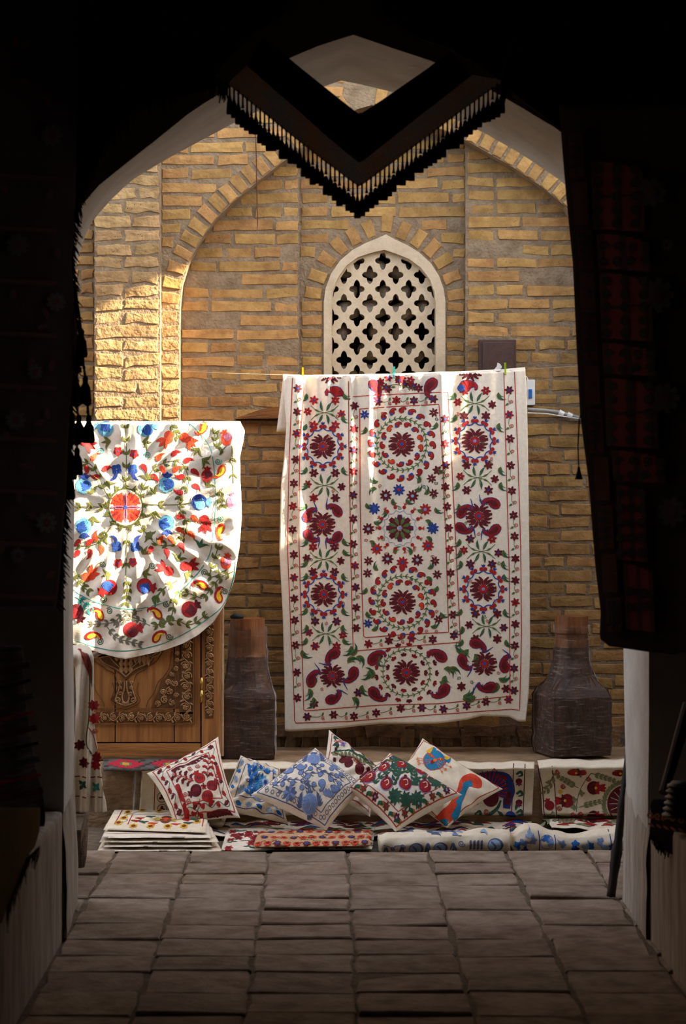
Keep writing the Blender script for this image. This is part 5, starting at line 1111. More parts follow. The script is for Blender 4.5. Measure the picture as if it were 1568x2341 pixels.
for i in range(8):
    t = -.78+i*.22
    for (u, v) in ((t, .80), (-.80, t), (.80, t), (t, -.80)):
        x, y = uvp(u, v)
        if i % 2: e.flower(x, y, 8.5, 'brown' if i % 4 == 1 else 'wine', 6, 'red' if i % 4 == 1 else 'lilac')
        else:
            e.leaf(x-3, y, .8, 14, 4.5, 'yellow', 0); e.leaf(x-3, y, .8, 13, 3.6, 'dkgreen', 1); e.leaf(x, y, 2.6, 10, 3.4, 'dkgreen', 1); e.spiral(x+6, y+4, 3.4, 'line', .7, 1.5)
e.build(o)

# ------------------------------------------------------------------ folded stock on the ground at the edge of the paving
def gp(px, py, z=ZF): Y = F*(CH-z)/(py-VY); return Vector(((px-VX)*Y/F, Y, z))
def sheet_fold(name, q, z0, th, m, wave=.004, seed=0, par=None, nl=1):
    """a flat folded cloth: quad q (fl, fr, br, bl on the ground), soft rounded edges"""
    n1, n2 = 40, 16; V = []; nt = 9
    def base(u, v): return (1-u)*(1-v)*q[0]+u*(1-v)*q[1]+u*v*q[2]+(1-u)*v*q[3]
    top, bot = [], []
    for j in range(n2+1):
        for i in range(n1+1):
            u, v = i/n1, j/n2; p = base(u, v); ed = min(u*16, (1-u)*16, v*7, (1-v)*7, 1); r = math.sqrt(max(0, 1-(1-ed)**2))
            w = wave*noise.noise(Vector((p.x*6+seed, p.y*6, seed)))+wave*.5*noise.noise(Vector((p.x*20+seed, p.y*20, seed)))
            top.append((p.x, p.y-.006*noise.noise(Vector((p.x*9, seed, 0))), z0+th*(.5+.5*r)+w)); bot.append((p.x, p.y, z0+th*(.5-.5*r)+w*.3))
    n = n1+1; f = [(j*n+i, j*n+i+1, (j+1)*n+i+1, (j+1)*n+i) for j in range(n2) for i in range(n1)]; N_ = len(top)
    f2 = f+[tuple(k+N_ for k in t[::-1]) for t in f]; bd = list(range(n))+[j*n+n1 for j in range(1, n2+1)]+[n2*n+i for i in range(n1-1, -1, -1)]+[j*n for j in range(n2-1, 0, -1)]
    for k in range(len(bd)): a_, b_ = bd[k], bd[(k+1) % len(bd)]; f2.append((b_, a_, a_+N_, b_+N_))
    o = mk(name, top+bot, f2, m, par, None, None, True)
    def S(a, b):                                   # a,b: u*100, v*100 (v from the far edge = 0)
        a, b = np.broadcast_arrays(*arr(a, b)); out = []
        for u, v in zip(np.clip(a.ravel()/100, 0, 1), np.clip(1-b.ravel()/100, 0, 1)):
            p = base(float(u), float(v)); ed = min(u*16, (1-u)*16, v*7, (1-v)*7, 1); r = math.sqrt(max(0, 1-(1-ed)**2)); w = wave*noise.noise(Vector((p.x*6+seed, p.y*6, seed)))+wave*.5*noise.noise(Vector((p.x*20+seed, p.y*20, seed)))
            out.append((p.x, p.y-.006*noise.noise(Vector((p.x*9, seed, 0))), z0+th*(.5+.5*r)+w))
        return np.array(out).reshape(a.shape+(3,))
    return o, S
LAYC = ['unbleached_cotton', 'cream_cotton']
z = ZF+.002; labs = ['lowest of the pile of folded cream cloths, at the left on the ground', 'folded cream cloth, second from the bottom of the left pile', 'folded cream cloth in the middle of the left pile', 'folded cream cloth, second from the top of the left pile']
for k in range(4):
    th = .012+.003*(k % 2); dx = [0, 14, 5, 10][k]; q = [gp(222+dx, 1950-k*2), gp(478+[30, 8, 22, 4][k], 1950-k*2), gp(476, 1898), gp(250+dx*.5, 1898)]
    o, S = sheet_fold('folded_cloth', [Vector((p.x, p.y, 0)) for p in q], z, th, (M_cot2, M_cot)[k % 2], .003, k*3.3); tag(o, labs[k], 'folded cloth', 'pile of folded cloths'); z += th+.002
    e = Emb(S, .0012); e.cur = 'border_line'; e.line([(3, 88), (97, 88)], .5, 'line'); e.build(o)
q = [gp(236, 1934), gp(470, 1940), gp(478, 1886), gp(262, 1886)]
o, S = sheet_fold('folded_cloth', [Vector((p.x, p.y, 0)) for p in q], z, .012, M_cot2, .003, 8.8); tag(o, 'folded cream cloth with sunflowers and green vines on top of the left pile', 'folded cloth', 'pile of folded cloths')
e = Emb(S, .0014); e.cur = 'border_line'; e.line([(9, 4), (9, 80)], .55, 'line', 0, 3); e.line([(22, 30), (22, 78)], .5, 'line', 0, 3); e.line([(96, 6), (96, 82)], .5, 'line', 0, 3); e.line([(22, 30), (90, 24)], .4, 'line', 0, 3); e.cur = 'embroidery'
for (x, y) in [(16, 20), (15, 48), (12, 72), (30, 8), (48, 10), (64, 10), (80, 14), (90, 32), (28, 84), (45, 84), (62, 84), (78, 82), (90, 60)]:
    for k in range(8): e.petal(x, y, k*.785, 4.2, 1.7, 'yellow', 0, 0, 0, .4, sy=2.6)
    e.disc(x, y, 2.3, 'brown', 1, 2.6, n=6)
e.curve([(12, 75), (20, 60), (13, 45), (20, 28), (30, 14), (50, 16), (65, 8), (82, 20), (93, 45)], .35, 'dkgreen', 0, 30)
e.disc(58, 52, 6, 'brown', 1, 3.0); e.disc(58, 52, 3, 'orange', 2, 3)
for k in range(16): t = k*.39; e.leaf(58, 52, t, 17 if abs(math.cos(t)) > .5 else 13, 1.6, 'yellow' if k % 2 else 'sage', 0)
for (x, y, c) in [(30, 48, 'red'), (27, 60, 'red'), (78, 52, 'red'), (40, 38, 'dkgreen'), (35, 64, 'dkgreen'), (72, 40, 'dkgreen'), (80, 66, 'dkgreen'), (45, 70, 'orange'), (68, 72, 'orange'), (86, 50, 'dkgreen')]: e.leaf(x-4, y, .2, 8, 3.2, c, 1); e.leaf(x, y, 1.2, 9, 2., c, 1); e.leaf(x, y+3, -.6, 8, 2.4, c, 1)
e.build(o)
q = [gp(285, 1897), gp(512, 1904), gp(520, 1880), gp(300, 1882)]
o, S = sheet_fold('folded_cloth', [Vector((p.x, p.y, 0)) for p in q], ZF+.02, .034, M_cot, .003, 12.1); tag(o, 'folded white cloth with red sprays, lying behind the sunflower pile', 'folded cloth')
e = Emb(S, .0014); R_ = random.Random(8)
for i in range(34): x, y = R_.uniform(6, 82), R_.uniform(20, 85); e.leaf(x, y, R_.uniform(-.5, .5), R_.uniform(5, 11), 2.2, R_.choice(['wine', 'dkred', 'rust', 'line', 'lilac']), 0, .5)
e.cur = 'border_line'; e.line([(84, 5), (84, 95)], .4, 'line', 0, 3); e.line([(96, 5), (96, 95)], .4, 'line', 0, 3); e.build(o)
q = [gp(505, 1950), gp(850, 1948), gp(858, 1901), gp(520, 1900)]
o, S = sheet_fold('spread_cloth', [Vector((p.x, p.y, 0)) for p in q], ZF+.004, .016, M_cot, .005, 15.); tag(o, 'white cloth with red flowers and green leaves spread on the ground below the blue cushions', 'embroidery')
e = Emb(S, .0014); R_ = random.Random(9)
for i in range(120):
    x, y = R_.uniform(2, 97), R_.uniform(6, 95); c = R_.choice(['dkgreen', 'dkgreen', 'olive', 'red', 'dkred', 'red'])
    if c in ('red', 'dkred'):
        for k in range(6): e.petal(x, y, k*1.05, 3.2, 1.2, c, 0, 0, 0, .4, sy=2.6)
        e.disc(x, y, 1.2, 'wine', 1, 2.6, n=5)
    else:
        for k in range(5): e.leaf(x+k*1.3, y, R_.choice([-1, 1])*.9, 4, 1.0, c)
e.build(o)
q = [gp(578, 1953), gp(846, 1951), gp(852, 1918), gp(590, 1921)]
o, S = sheet_fold('spread_cloth', [Vector((p.x, p.y, 0)) for p in q], ZF+.022, .022, mat('tan_ground', '#b58a62', '#cba27c', 30, .95, .2, 300), .006, 19.); tag(o, 'tan cloth crowded with orange and blue rosettes, folded at the edge of the paving', 'embroidery')
e = Emb(S, .0014); R_ = random.Random(10)
for i in range(60): x, y = R_.uniform(2, 98), R_.uniform(4, 99); e.curve([(x, y), (x+2.5, y-6), (x+5, y)], [.3, .8, .3], R_.choice(['sage', 'olive', M_cot2, 'rust', 'brown']), 0)
for i in range(12):
    for j in range(3):
        x, y = 4+i*8.3+(j % 2)*4, [16, 55, 92][j]; c, d = (('orange', 'wine'), ('blue', 'brown'), ('orange', 'brown'))[(i+j) % 3]
        for k in range(9): e.petal(x, y, k*.7, 3.4, 1.3, c if c != 'blue' else 'wine', 1, 0, 0, .5, sy=2.6)
        e.disc(x, y, 1.7, d if c != 'blue' else 'blue', 2, 2.6, n=6)
e.build(o)
# two thick folded blue and white quilts
def bundle(px0, px1, topc, yb, Yf, seed, label, back=.30):
    """thick folded quilt: photo px on the rounded front face, the top running away from us"""
    tp = lambda a: itp(topc, a)
    def S(a, b):
        a, b = arr(a, b); t0 = tp(a); k = np.clip((b-t0)/(yb-t0), 0, 1); u = np.clip((t0-b)/8., 0, 1.6)
        lump = .006*np.sin(a/27+seed)+.004*np.sin(a/11+b/9+seed); e0 = np.clip((a-px0)/10, 0, 1); e1 = np.clip((px1-a)/10, 0, 1); e = np.sqrt(1-(1-np.minimum(e0, e1))**2)
        Y = Yf-.022*np.sin(np.pi*np.clip(k, .0, 1))*e-lump*np.sin(np.pi*k)+(1-e)*.05; Zf = PZ(np.maximum(b, t0), Yf)
        Y = Y+np.where(b < t0, .012+u*back/1.6, 0); Z = np.where(b < t0, PZ(t0, Yf)+.012*np.sin(np.clip(u, 0, 1)*np.pi)-.018*u*u+lump*.8, Zf)
        return col3((a-VX)*Yf/F, Y, Z)
    n1, n2 = 80, 26; V = []
    for i in range(n2+1):
        v = i/n2; a = np.linspace(px0, px1, n1+1); t0 = tp(a); b = np.where(v < .45, t0-12.8*(1-v/.45), t0+(yb-t0)*max(0, (v-.45)/.55)); V.append(S(a, b))
    last = V[-1].copy(); bk = V[0].copy(); bk[:, 2] = ZF+.004; V = [bk]+V
    V = np.vstack(V); n = n1+1; f = [(i*n+j, (i+1)*n+j, (i+1)*n+j+1, i*n+j+1) for i in range(n2+1) for j in range(n1)]
    f += [tuple(i*n for i in range(n2+2))[::-1], tuple(i*n+n1 for i in range(n2+2))]
    o = mk('folded_quilt', V, f, M_cot2, None, None, None, True); tag(o, label, 'folded cloth', 'folded blue and white quilts')
    e = Emb(S, .0016); e.fine = 1.6; return o, e
qb = lambda x, y: (840+x/2.613, 1870+y/2.613)
o, e = bundle(866, 1169, [(866, 1922), (885, 1915), (1000, 1911), (1100, 1908), (1150, 1907), (1169, 1912)], 1949, 10.46, 23., 'folded quilt with grey-blue fruit, in the middle of the paving edge')
for (x, y, r) in [(290, 182, 17), (435, 178, 16.5), (762, 158, 18)]: a = qb(x, y); e.disc(a[0], a[1], r, 'slate', 0, .85, n=12); e.disc(a[0]-2, a[1], r*.8, 'steel', 1, .85, n=10); e.curve([(a[0]-r*.5, a[1]-r*.4), (a[0], a[1]+2), (a[0]-r*.2, a[1]+r*.6)], 2., 'slate', 2)
for (x, y) in [(360, 170), (355, 195), (510, 170), (520, 190), (205, 190), (110, 195)]: a = qb(x, y); e.curve([(a[0]-6, a[1]+6), (a[0], a[1]-6), (a[0]+5, a[1]+5)], [1, 3.6, 1], 'slate')
e.curve([qb(95, 160), qb(130, 170), qb(150, 185), qb(165, 165), qb(200, 160)], .9, 'slate'); e.spiral(*qb(210, 165), 6, 'slate', .9, 1.6); e.spiral(*qb(150, 180), 5, 'slate', .9, 1.6); e.spiral(*qb(560, 150), 8, 'slate', .9, 1.6)
for i in range(12): a = qb(610+i % 4*22, 150+i//4*18); e.petal(a[0], a[1], -1.2, 9, 2.6, 'slate', 0)
for i in range(22): x = R_.uniform(880, 1160); y = float(itp([(866, 1917), (1170, 1907)], x))-R_.uniform(1, 9); e.curve([(x-R_.uniform(5, 14), y), (x, y-1), (x+R_.uniform(5, 14), y+.5)], [.4, R_.uniform(.8, 1.6), .4], ('steel', 'peri', 'slate')[i % 3])
e.build(o)
o, e = bundle(1174, 1440, [(1174, 1915), (1185, 1902), (1205, 1892), (1230, 1898), (1262, 1910), (1300, 1915), (1340, 1912), (1390, 1905), (1440, 1900)], 1947, 10.47, 31., 'folded quilt with light blue leaves and flowers, rightmost at the paving edge')
for (x, y, c) in [(900, 160, 'royal'), (930, 140, 'peri'), (985, 130, 'peri'), (960, 95, 'steel'), (1065, 125, 'royal'), (1085, 140, 'peri'), (935, 188, 'navy'), (1160, 155, 'peri'), (1240, 155, 'royal'), (1240, 185, 'navy'), (1300, 165, 'steel'), (1330, 165, 'royal'), (1345, 190, 'royal'), (1390, 140, 'peri'), (1420, 170, 'steel'), (1460, 170, 'navy')]:
    a = qb(x, y); [e.petal(a[0], a[1], k*1.25+x, 10, 4, c, 1) for k in range(4)]; e.leaf(a[0], a[1], x, 16, 2.6, 'peri', 0)
for x in (1025, 1120, 1450): e.line([qb(x-6, 75), qb(x, 130), qb(x, 195)], 1.0, 'navy', 0, 4)
e.ring(*qb(1068, 140), 15, .8, 'peri'); e.build(o)
# ------------------------------------------------------------------ wooden column bases wrapped in film, on the ledge
M_dwood = mat('dark_turned_wood', '#2e1a10', '#4c2e1c', 5, .5, .3, 40, stretch=(3, 3, .8), c3='#5a3622', spec=.35)
M_mwood = mat('reddish_wood', '#5a3418', '#8a5228', 5, .45, .3, 40, stretch=(6, 6, .5), spec=.4)
film2 = bpy.data.materials.new('stretch_film'); film2.use_nodes = True; film_nodes(film2, .02, .34, (6, 6, 70))
def base(cx, Y, yb, w, rot, levels, label):
    """levels: (photo y, half width factor, 0 square .. 1 octagon/round)"""
    t = tag(empty('column_base', P(cx, yb, Y)), label, 'column base', 'wrapped wooden column bases')
    def rings(grow, lv, dn=0.):
        V, Fc, n = [], [], 32
        for (py, hw, rd) in lv:
            for k in range(n):
                a = 2*math.pi*k/n+math.pi/4; c, s_ = math.cos(a), math.sin(a); sq = 1/max(abs(c), abs(s_)); rr = sq*(1-rd)+(1.06)*rd
                if rd: rr = min(rr, 1.0/max(abs(math.cos((a+math.pi/8) % (math.pi/4)-math.pi/8)), .5)*1.05)
                r = (hw*w)*rr+grow; d = 0
                if dn: p_ = Vector((c*r*9, s_*r*9, py*.03)); d = dn*noise.noise(p_*1.6)+dn*.6*noise.noise(p_*4)
                x, y = (r+d)*c, (r+d)*s_
                V.append((PX(cx, Y)+x*math.cos(rot)-y*math.sin(rot), Y+x*math.sin(rot)+y*math.cos(rot), PZ(py, Y)))
        m_ = len(lv); Fc = [(i*n+(j+1) % n, i*n+j, (i+1)*n+j, (i+1)*n+(j+1) % n) for i in range(m_-1) for j in range(n)]
        return V, Fc+[tuple(range(n))[::-1] if False else tuple(range(n)), tuple((m_-1)*n+j for j in range(n))[::-1]], n
    top = [l for l in levels if l[0] <= levels[0][0]+75]; V, Fc, n = rings(0, [l for l in levels if l[0] >= levels[4][0]]); o = mk('plinth', V, Fc, M_dwood, t)
    V, Fc, n = rings(0, levels[:5]); mk('neck', V, Fc, M_mwood, t)
    fine = []
    for a, b in zip(levels[1:], levels[2:]):
        k = max(1, int((b[0]-a[0])/9)); fine += [tuple(a[i]+(b[i]-a[i])*q/k for i in range(3)) for q in range(k)]
    fine += [(levels[-1][0]-2,)+levels[-1][1:]]
    V, Fc, n = rings(.006, fine, .008); mk('film_wrap', V, Fc[:-2], film2, t, None, None, True)
    return t
WB = .262
b1 = base(566, 11.74, 1728, WB, .0, [(1413, .30, 1), (1432, .31, 1), (1450, .32, 1), (1476, .31, 1), (1500, .33, .8), (1535, .36, .5), (1560, .41, .2), (1580, .47, 0), (1592, .5, 0), (1660, .5, 0), (1728, .5, 0)], 'dark wooden column base in stretch film, on the ledge beside the carved door')
b2 = base(1306, 11.76, 1722, .29, .27, [(1408, .265, 1), (1428, .265, 1), (1446, .27, 1), (1450, .245, 1), (1478, .255, .9), (1510, .28, .6), (1545, .35, .3), (1572, .44, 0), (1590, .5, 0), (1660, .5, 0), (1722, .5, 0)], 'dark wooden column base in stretch film, on the ledge right of the large embroidery')
g = MB().tube([P(528, 1411, 11.70), P(536, 1408, 11.69), P(546, 1409, 11.69), P(556, 1411, 11.70)], [.008, .014, .013, .006], 8).build('film_knot', mat('dark_cloth', '#1e2624', '#2e3836', 40, .8), [c for c in b1.children if c.name.startswith('neck')][0], True)

# ------------------------------------------------------------------ things fixed to the wall
M_box = mat('brown_enamel', '#3e2a22', '#4c342a', 25, .5, .1, spec=.4)
mb = tag(empty('meter_box', P(1137, 900, YN-.05)), 'brown metal meter box on the brick wall above the right of the large embroidery', 'meter box')
Yb = YN-.07
MB().box(PX(1095, Yb), PX(1180, Yb), Yb, YN+.01, PZ(905, Yb), PZ(776, Yb), .004).build('body', M_box, mb)
MB().box(PX(1103, Yb), PX(1174, Yb), Yb-.006, Yb, PZ(898, Yb), PZ(782, Yb), .003).build('cover', M_box, mb); cv_ = [c for c in mb.children if c.name.startswith('cover')][0]
v, f = fill2d(toXZ([(1129, 845), (1135, 838), (1137, 829), (1143, 832), (1147, 838), (1146, 842), (1139, 846), (1133, 847)], Yb), [], Yb-.0075, Yb-.005); mk('torn_sticker', v, f, mat('paper', '#c8c4bc', '#d8d4cc', 40), cv_)
MB().tube([P(1112, 850, Yb-.006), P(1112, 850, Yb-.014)], .009, 10).build('lock', mat('dark_steel', '#2a2826', '#3a3836', 30, .4, metal=.8), cv_)
M_wpl = mat('white_plastic', '#d8d4cc', '#e2ded6', 20, .4, spec=.5)
sw = tag(empty('circuit_breaker', P(1212, 926, YN-.03)), 'small white circuit breaker with blue toggle at the right edge of the large embroidery', 'switch'); Ys = YN-.045
MB().box(PX(1204, Ys), PX(1223, Ys), Ys, YN+.012, PZ(926, Ys), PZ(868, Ys), .004).build('housing', M_wpl, sw); hs2 = [c for c in sw.children if c.name.startswith('housing')][0]
MB().box(PX(1208, Ys), PX(1216, Ys), Ys-.008, Ys, PZ(910, Ys), PZ(890, Ys), .002).build('toggle', mat('blue_plastic', '#1f5a9c', '#2a6ab0', 20, .4), hs2)
MB().tube([P(1207, 870, Ys+.02), P(1204, 862, Ys+.02), P(1196, 858, Ys+.03), P(1180, 862, YN-.01)], .003, 6).build('cable', M_wpl, sw)
M_cond = mat('grey_conduit', '#8a857c', '#a09a90', 30, .5, spec=.4)
cb = tag(empty('flexible_conduit', P(1262, 945, YL-.02)), 'grey ribbed cable conduit clipped to the wall below the circuit breaker', 'conduit')
cp = [P(1206, 936, YL-.012), P(1240, 938, YL-.014), P(1275, 942, YL-.014), P(1312, 952, YL-.014), P(1345, 960, YL-.012)]
pts, rr = [], []
for i in range(4):
    for k in range(14): pts.append(cp[i].lerp(cp[i+1], k/14)); rr.append(.0105 if k % 2 else .0085)
MB().tube(pts, rr, 8).build('tube', M_cond, cb, True)
for q in (1283, 1302): c_ = P(q, 945+(q-1283)*.25, YL-.012); MB().tube([c_+Vector((-.012, 0, .006)), c_+Vector((.012, 0, -.006))], .0145, 10).build('clip', M_wpl, cb)
MB().tube([P(1206, 944, YL-.022), P(1250, 946, YL-.022), P(1300, 954, YL-.022), P(1330, 958, YL-.022)], .003, 6).build('wire', M_wpl, cb)
bmv = []
bw = MB(); prof = [(536, 957), (560, 948), (590, 938), (625, 930), (690, 926), (690, 956)]
v, f = fill2d(toXZ(prof, YL-.05), [], YL-.05, YL+.05); tag(mk('wooden_beam_end', v, f, mat('weathered_beam', '#6a4020', '#94602e', 5, .8, .5, 40, stretch=(.6, 5, 5))), 'weathered tapered beam end jutting from the wall left of the large embroidery', 'beam')
tag(MB().tube([P(583, 285, YS-.012), P(586, 360, YS-.014), P(587, 440, YS-.016), P(589, 524, YS-.02)], .0028, 6).build('hanging_wire', mat('rusty_wire', '#4a2c1c', '#5a3624', 30)), 'thin rusty wire hanging down the bricks left of the tasselled textile', 'wire')

# ------------------------------------------------------------------ left behind the arch: bench and cloth over a rack
M_owood = mat('old_grey_wood', '#4c3e30', '#74604c', 4, .8, .5, 35, stretch=(5, .7, 5))
bn = tag(empty('wooden_bench', P(150, 1985, 9.9)), 'low old wooden bench just behind the left jamb of the arch', 'bench'); z1 = PZ(1870, 9.75)
MB().hexa([(-1.55, 9.28, z1-.035), (PX(186, 9.3), 9.28, z1-.035), (PX(203, 10.2), 10.2, z1-.035), (-1.55, 10.2, z1-.035), (-1.55, 9.28, z1+.02), (PX(186, 9.3), 9.28, z1+.02), (PX(203, 10.2), 10.2, z1+.02), (-1.55, 10.2, z1+.02)]).build('seat', M_owood, bn)
for (px, Y, w) in ((188, 9.9, .045), (190, 10.15, .04)): x = PX(px, Y)-.02; MB().tube([(x, Y, z1-.03), (x+.005, Y, .25), (x-.004, Y, .05), (x-.006, Y, -.02)], [w*.8, w, w*.95, w*.7], 10).build('leg', M_owood, bn, True)
for Y in (9.45, 10.1): MB().tube([(-1.45, Y, z1-.03), (-1.45, Y, -.02)], .04, 8).build('leg', M_owood, bn)
rk = tag(empty('wooden_rack', P(176, 1870, 10.0)), 'old turned wooden rack behind the left jamb, under the draped cloth', 'rack'); zb = z1+.02
def turned(p0, p1, R, n=10, lumps=((.2, 1.4), (.55, 1.5), (.62, .8), (.7, 1.4))):
    pts, rr = [], []
    for k in range(25):
        t = k/24; pts.append(Vector(p0).lerp(Vector(p1), t)); rr.append(R*(1+sum((a-1)*math.exp(-((t-c)/.035)**2) for c, a in lumps)))
    return MB().tube(pts, rr, n)
for (px, Y) in ((183, 9.75), (181, 10.05)): turned((PX(px, Y), Y, zb), (PX(px, Y), Y, PZ(1500, Y)), .022).build('post', M_owood, rk, True)
turned((PX(183, 9.75)-.6, 9.75, zb), (PX(183, 9.75)-.6, 9.75, PZ(1500, 9.75)), .022).build('post', M_owood, rk, True)
MB().box(PX(183, 9.75)-.64, PX(183, 9.75)+.04, 9.73, 10.07, PZ(1505, 9.9), PZ(1497, 9.9), .006).build('top_board', M_owood, rk)
def S_dr(a, b):
    a, b = arr(a, b); t = (b-1480)/370; k = np.clip((1500-b)/20, 0, 1)
    Y = 9.70-.014*np.sin(a/5.2+b/70)-.010*np.sin(a/2.7+1)*np.clip(t, 0, 1)+k*k*.10-.05*t
    return col3((a-VX)*9.72/F, Y, CH-(b-VY)*9.72/F)
dl = lambda b: itp([(1478, 120), (1520, 172), (1600, 176), (1700, 174), (1840, 150)], b); dr = lambda b: itp([(1478, 196), (1486, 207), (1500, 213), (1530, 214), (1600, 216), (1660, 219), (1760, 232), (1830, 245), (1852, 247)], b)
dc = tag(cloth('draped_cloth', S_dr, np.r_[np.linspace(1478, 1500, 7), np.linspace(1510, 1840, 40), [1848, 1852]], lambda b: dl(b), lambda b: dr(b), 40, M_cot, None, .004), 'cream cloth with red flowers draped over the rack behind the left jamb', 'embroidery')
e = Emb(S_dr, .002)
for y in (1770, 1815): e.line([(174, y), (200, y+3), (238, y+2)], 1.3, 'dkred')
for (x, y) in [(192, 1790), (222, 1795)]: 
    for q in (-2.2, -.8, .5, 2.): e.leaf(x, y, q, 13, 4, 'teal' if x > 200 else 'dkgreen')
for (x, y, c) in [(195, 1740, 'wine'), (185, 1700, 'wine'), (224, 1728, 'dkred'), (222, 1745, 'red'), (218, 1640, 'red'), (216, 1610, 'dkred')]: [e.petal(x, y, k*.9, 13, 4, c) for k in range(7)]
e.curve([(200, 1500), (207, 1560), (206, 1640), (200, 1690), (212, 1720)], 1.2, 'dkgreen'); e.curve([(206, 1660), (216, 1680), (226, 1720)], .8, 'line'); e.spiral(219, 1668, 6, 'line', .9, 1.6)
for i in range(9): e.curve([(176+i*3, 1486+i), (186+i*3, 1490+i*4), (196+i*2, 1520+i*6)], [.8, 1.6, .6], ('red', 'dkred', 'dkgreen')[i % 3])
e.build(dc)

# right behind the arch: a splay-legged stand, most of it hidden by the jamb
st = tag(empty('wooden_stand', P(1420, 2050, 9.2)), 'dark wooden stand with splayed turned legs behind the right jamb', 'stand')
M_blk = mat('blackened_wood', '#1a120e', '#2c2018', 8, .6, .2, stretch=(4, 4, 1))
turned(P(1396, 2052, 9.2), P(1442, 1700, 9.3), .017, 12, ((.22, 1.25), (.3, 1.35), (.36, .9), (.6, 1.3))).build('leg', M_blk, st, True)
turned((1.62, 9.25, .0), (1.30, 9.32, PZ(1700, 9.3)), .017, 12).build('leg', M_blk, st, True); turned((1.44, 9.75, .0), (1.28, 9.42, PZ(1700, 9.3)), .017, 12).build('leg', M_blk, st, True)
MB().tube([(1.30, 9.38, PZ(1705, 9.3)), (1.30, 9.38, PZ(1690, 9.3))], .15, 20).build('top', M_blk, st)
# ------------------------------------------------------------------ dark textiles hanging in the passage
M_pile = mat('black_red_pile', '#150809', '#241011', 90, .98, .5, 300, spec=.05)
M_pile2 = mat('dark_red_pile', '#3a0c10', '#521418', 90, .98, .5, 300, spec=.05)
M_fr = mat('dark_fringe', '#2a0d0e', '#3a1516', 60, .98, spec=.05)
def loft(name, rows, Yf, m, label, cat='carpet', nb=80, na=40, wave=.012, seed=0, thick=.012):
    """hanging textile between left and right outlines given as (photo y, left px, right px)"""
    R = np.array(rows, float); bs = np.linspace(R[0, 0], R[-1, 0], nb+1)
    def S(a, b):
        a, b = arr(a, b); Y = Yf(a, b)+wave*np.sin(a/33+seed+b/400)+wave*.4*np.sin(a/13+seed); return col3((a-VX)*Y/F, Y, CH-(b-VY)*Y/F)
    o = cloth(name, S, bs, lambda b: float(np.interp(b, R[:, 0], R[:, 1])), lambda b: float(np.interp(b, R[:, 0], R[:, 2])), na, m, None, thick)
    if label: tag(o, label, cat)
    return o, S
def rosette(e, x, y, r, c1='oldgrey', c2='darkred_old'):
    for k in range(9): e.petal(x, y, k*.7, r, r*.3, c1, 0, 0, 0, .6)
    e.disc(x, y, r*.4, c2, 2)
def fringe(parent, pts, Yv, L, step, m, name='fringe', dirv=(0, 0, -1), jit=.3, r=.002, seed=1):
    rs = random.Random(seed); g = MB(); a = np.array(pts, float); d = np.r_[0, np.cumsum(np.linalg.norm(np.diff(a, axis=0), axis=1))]; s = 0
    while s < d[-1]:
        p = P(np.interp(s, d, a[:, 0]), np.interp(s, d, a[:, 1]), Yv); l = L*rs.uniform(1-jit, 1+jit); q = Vector(dirv)*l+Vector((rs.uniform(-.2, .2)*l, rs.uniform(-.05, .05)*l, 0))
        g.tube([p, p+q*.5+Vector((rs.uniform(-.003, .003), 0, 0)), p+q], [r, r*1.1, r*.5], 4, False); s += step
    return tag(g.build(name, m, parent), kind='stuff')
# left wall hanging
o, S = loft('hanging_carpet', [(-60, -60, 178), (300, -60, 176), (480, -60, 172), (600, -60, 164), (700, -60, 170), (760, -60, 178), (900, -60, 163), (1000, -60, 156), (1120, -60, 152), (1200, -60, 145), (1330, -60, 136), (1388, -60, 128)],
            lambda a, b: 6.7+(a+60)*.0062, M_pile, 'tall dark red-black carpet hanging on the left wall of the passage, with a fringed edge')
e = Emb(S, .014)
for (x, y, r) in [(108, 310, 26), (118, 690, 22), (30, 560, 26), (96, 1195, 24), (25, 960, 24), (70, 850, 18), (30, 1270, 18)]: rosette(e, x, y, r)
for y in range(400, 1380, 120): e.line([(-40, y), (120, y+8)], 5, 'darkred_old')
for i in range(26): rs = R_; x, y = R_.uniform(-30, 125), R_.uniform(60, 1370); e.petal(x, y, R_.uniform(0, 6), 26, 7, 'darkred_old', 0)
e.build(o)
fringe(o, [(172, 480), (164, 600), (170, 700), (178, 760), (163, 900), (156, 1000), (150, 1120), (145, 1200), (136, 1330), (130, 1388)], 8.14, .03, 3.2, M_fr, 'side_fringe', (.55, 0, -.8), .5, .0022, 3)
# upper left and upper right swags
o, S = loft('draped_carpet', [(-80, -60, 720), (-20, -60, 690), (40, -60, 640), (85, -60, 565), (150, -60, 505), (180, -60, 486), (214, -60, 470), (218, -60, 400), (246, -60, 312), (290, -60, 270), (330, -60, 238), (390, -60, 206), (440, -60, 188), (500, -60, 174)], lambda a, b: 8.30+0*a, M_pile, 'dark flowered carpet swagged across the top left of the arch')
e = Emb(S, .014)
for (x, y, r) in [(195, 42, 30), (290, 150, 28), (500, 56, 24), (385, 75, 22), (100, 160, 24), (30, 60, 26), (560, 10, 20), (160, 260, 20), (60, 300, 20)]: rosette(e, x, y, r)
e.build(o); fringe(o, [(400, 218), (312, 246), (270, 290), (238, 330), (206, 390), (188, 440), (174, 500)], 8.29, .035, 3.6, M_fr, 'fringe', (.1, 0, -1), .5, .0022, 4)
o, S = loft('draped_carpet', [(-80, 815, 1640), (0, 858, 1640), (50, 900, 1640), (88, 960, 1640), (110, 1028, 1640), (150, 1098, 1640), (190, 1150, 1640), (228, 1192, 1640), (268, 1248, 1640), (300, 1284, 1640), (345, 1288, 1640)], lambda a, b: 8.30+0*a, M_pile, 'dark flowered carpet swagged across the top right of the arch')
e = Emb(S, .014)
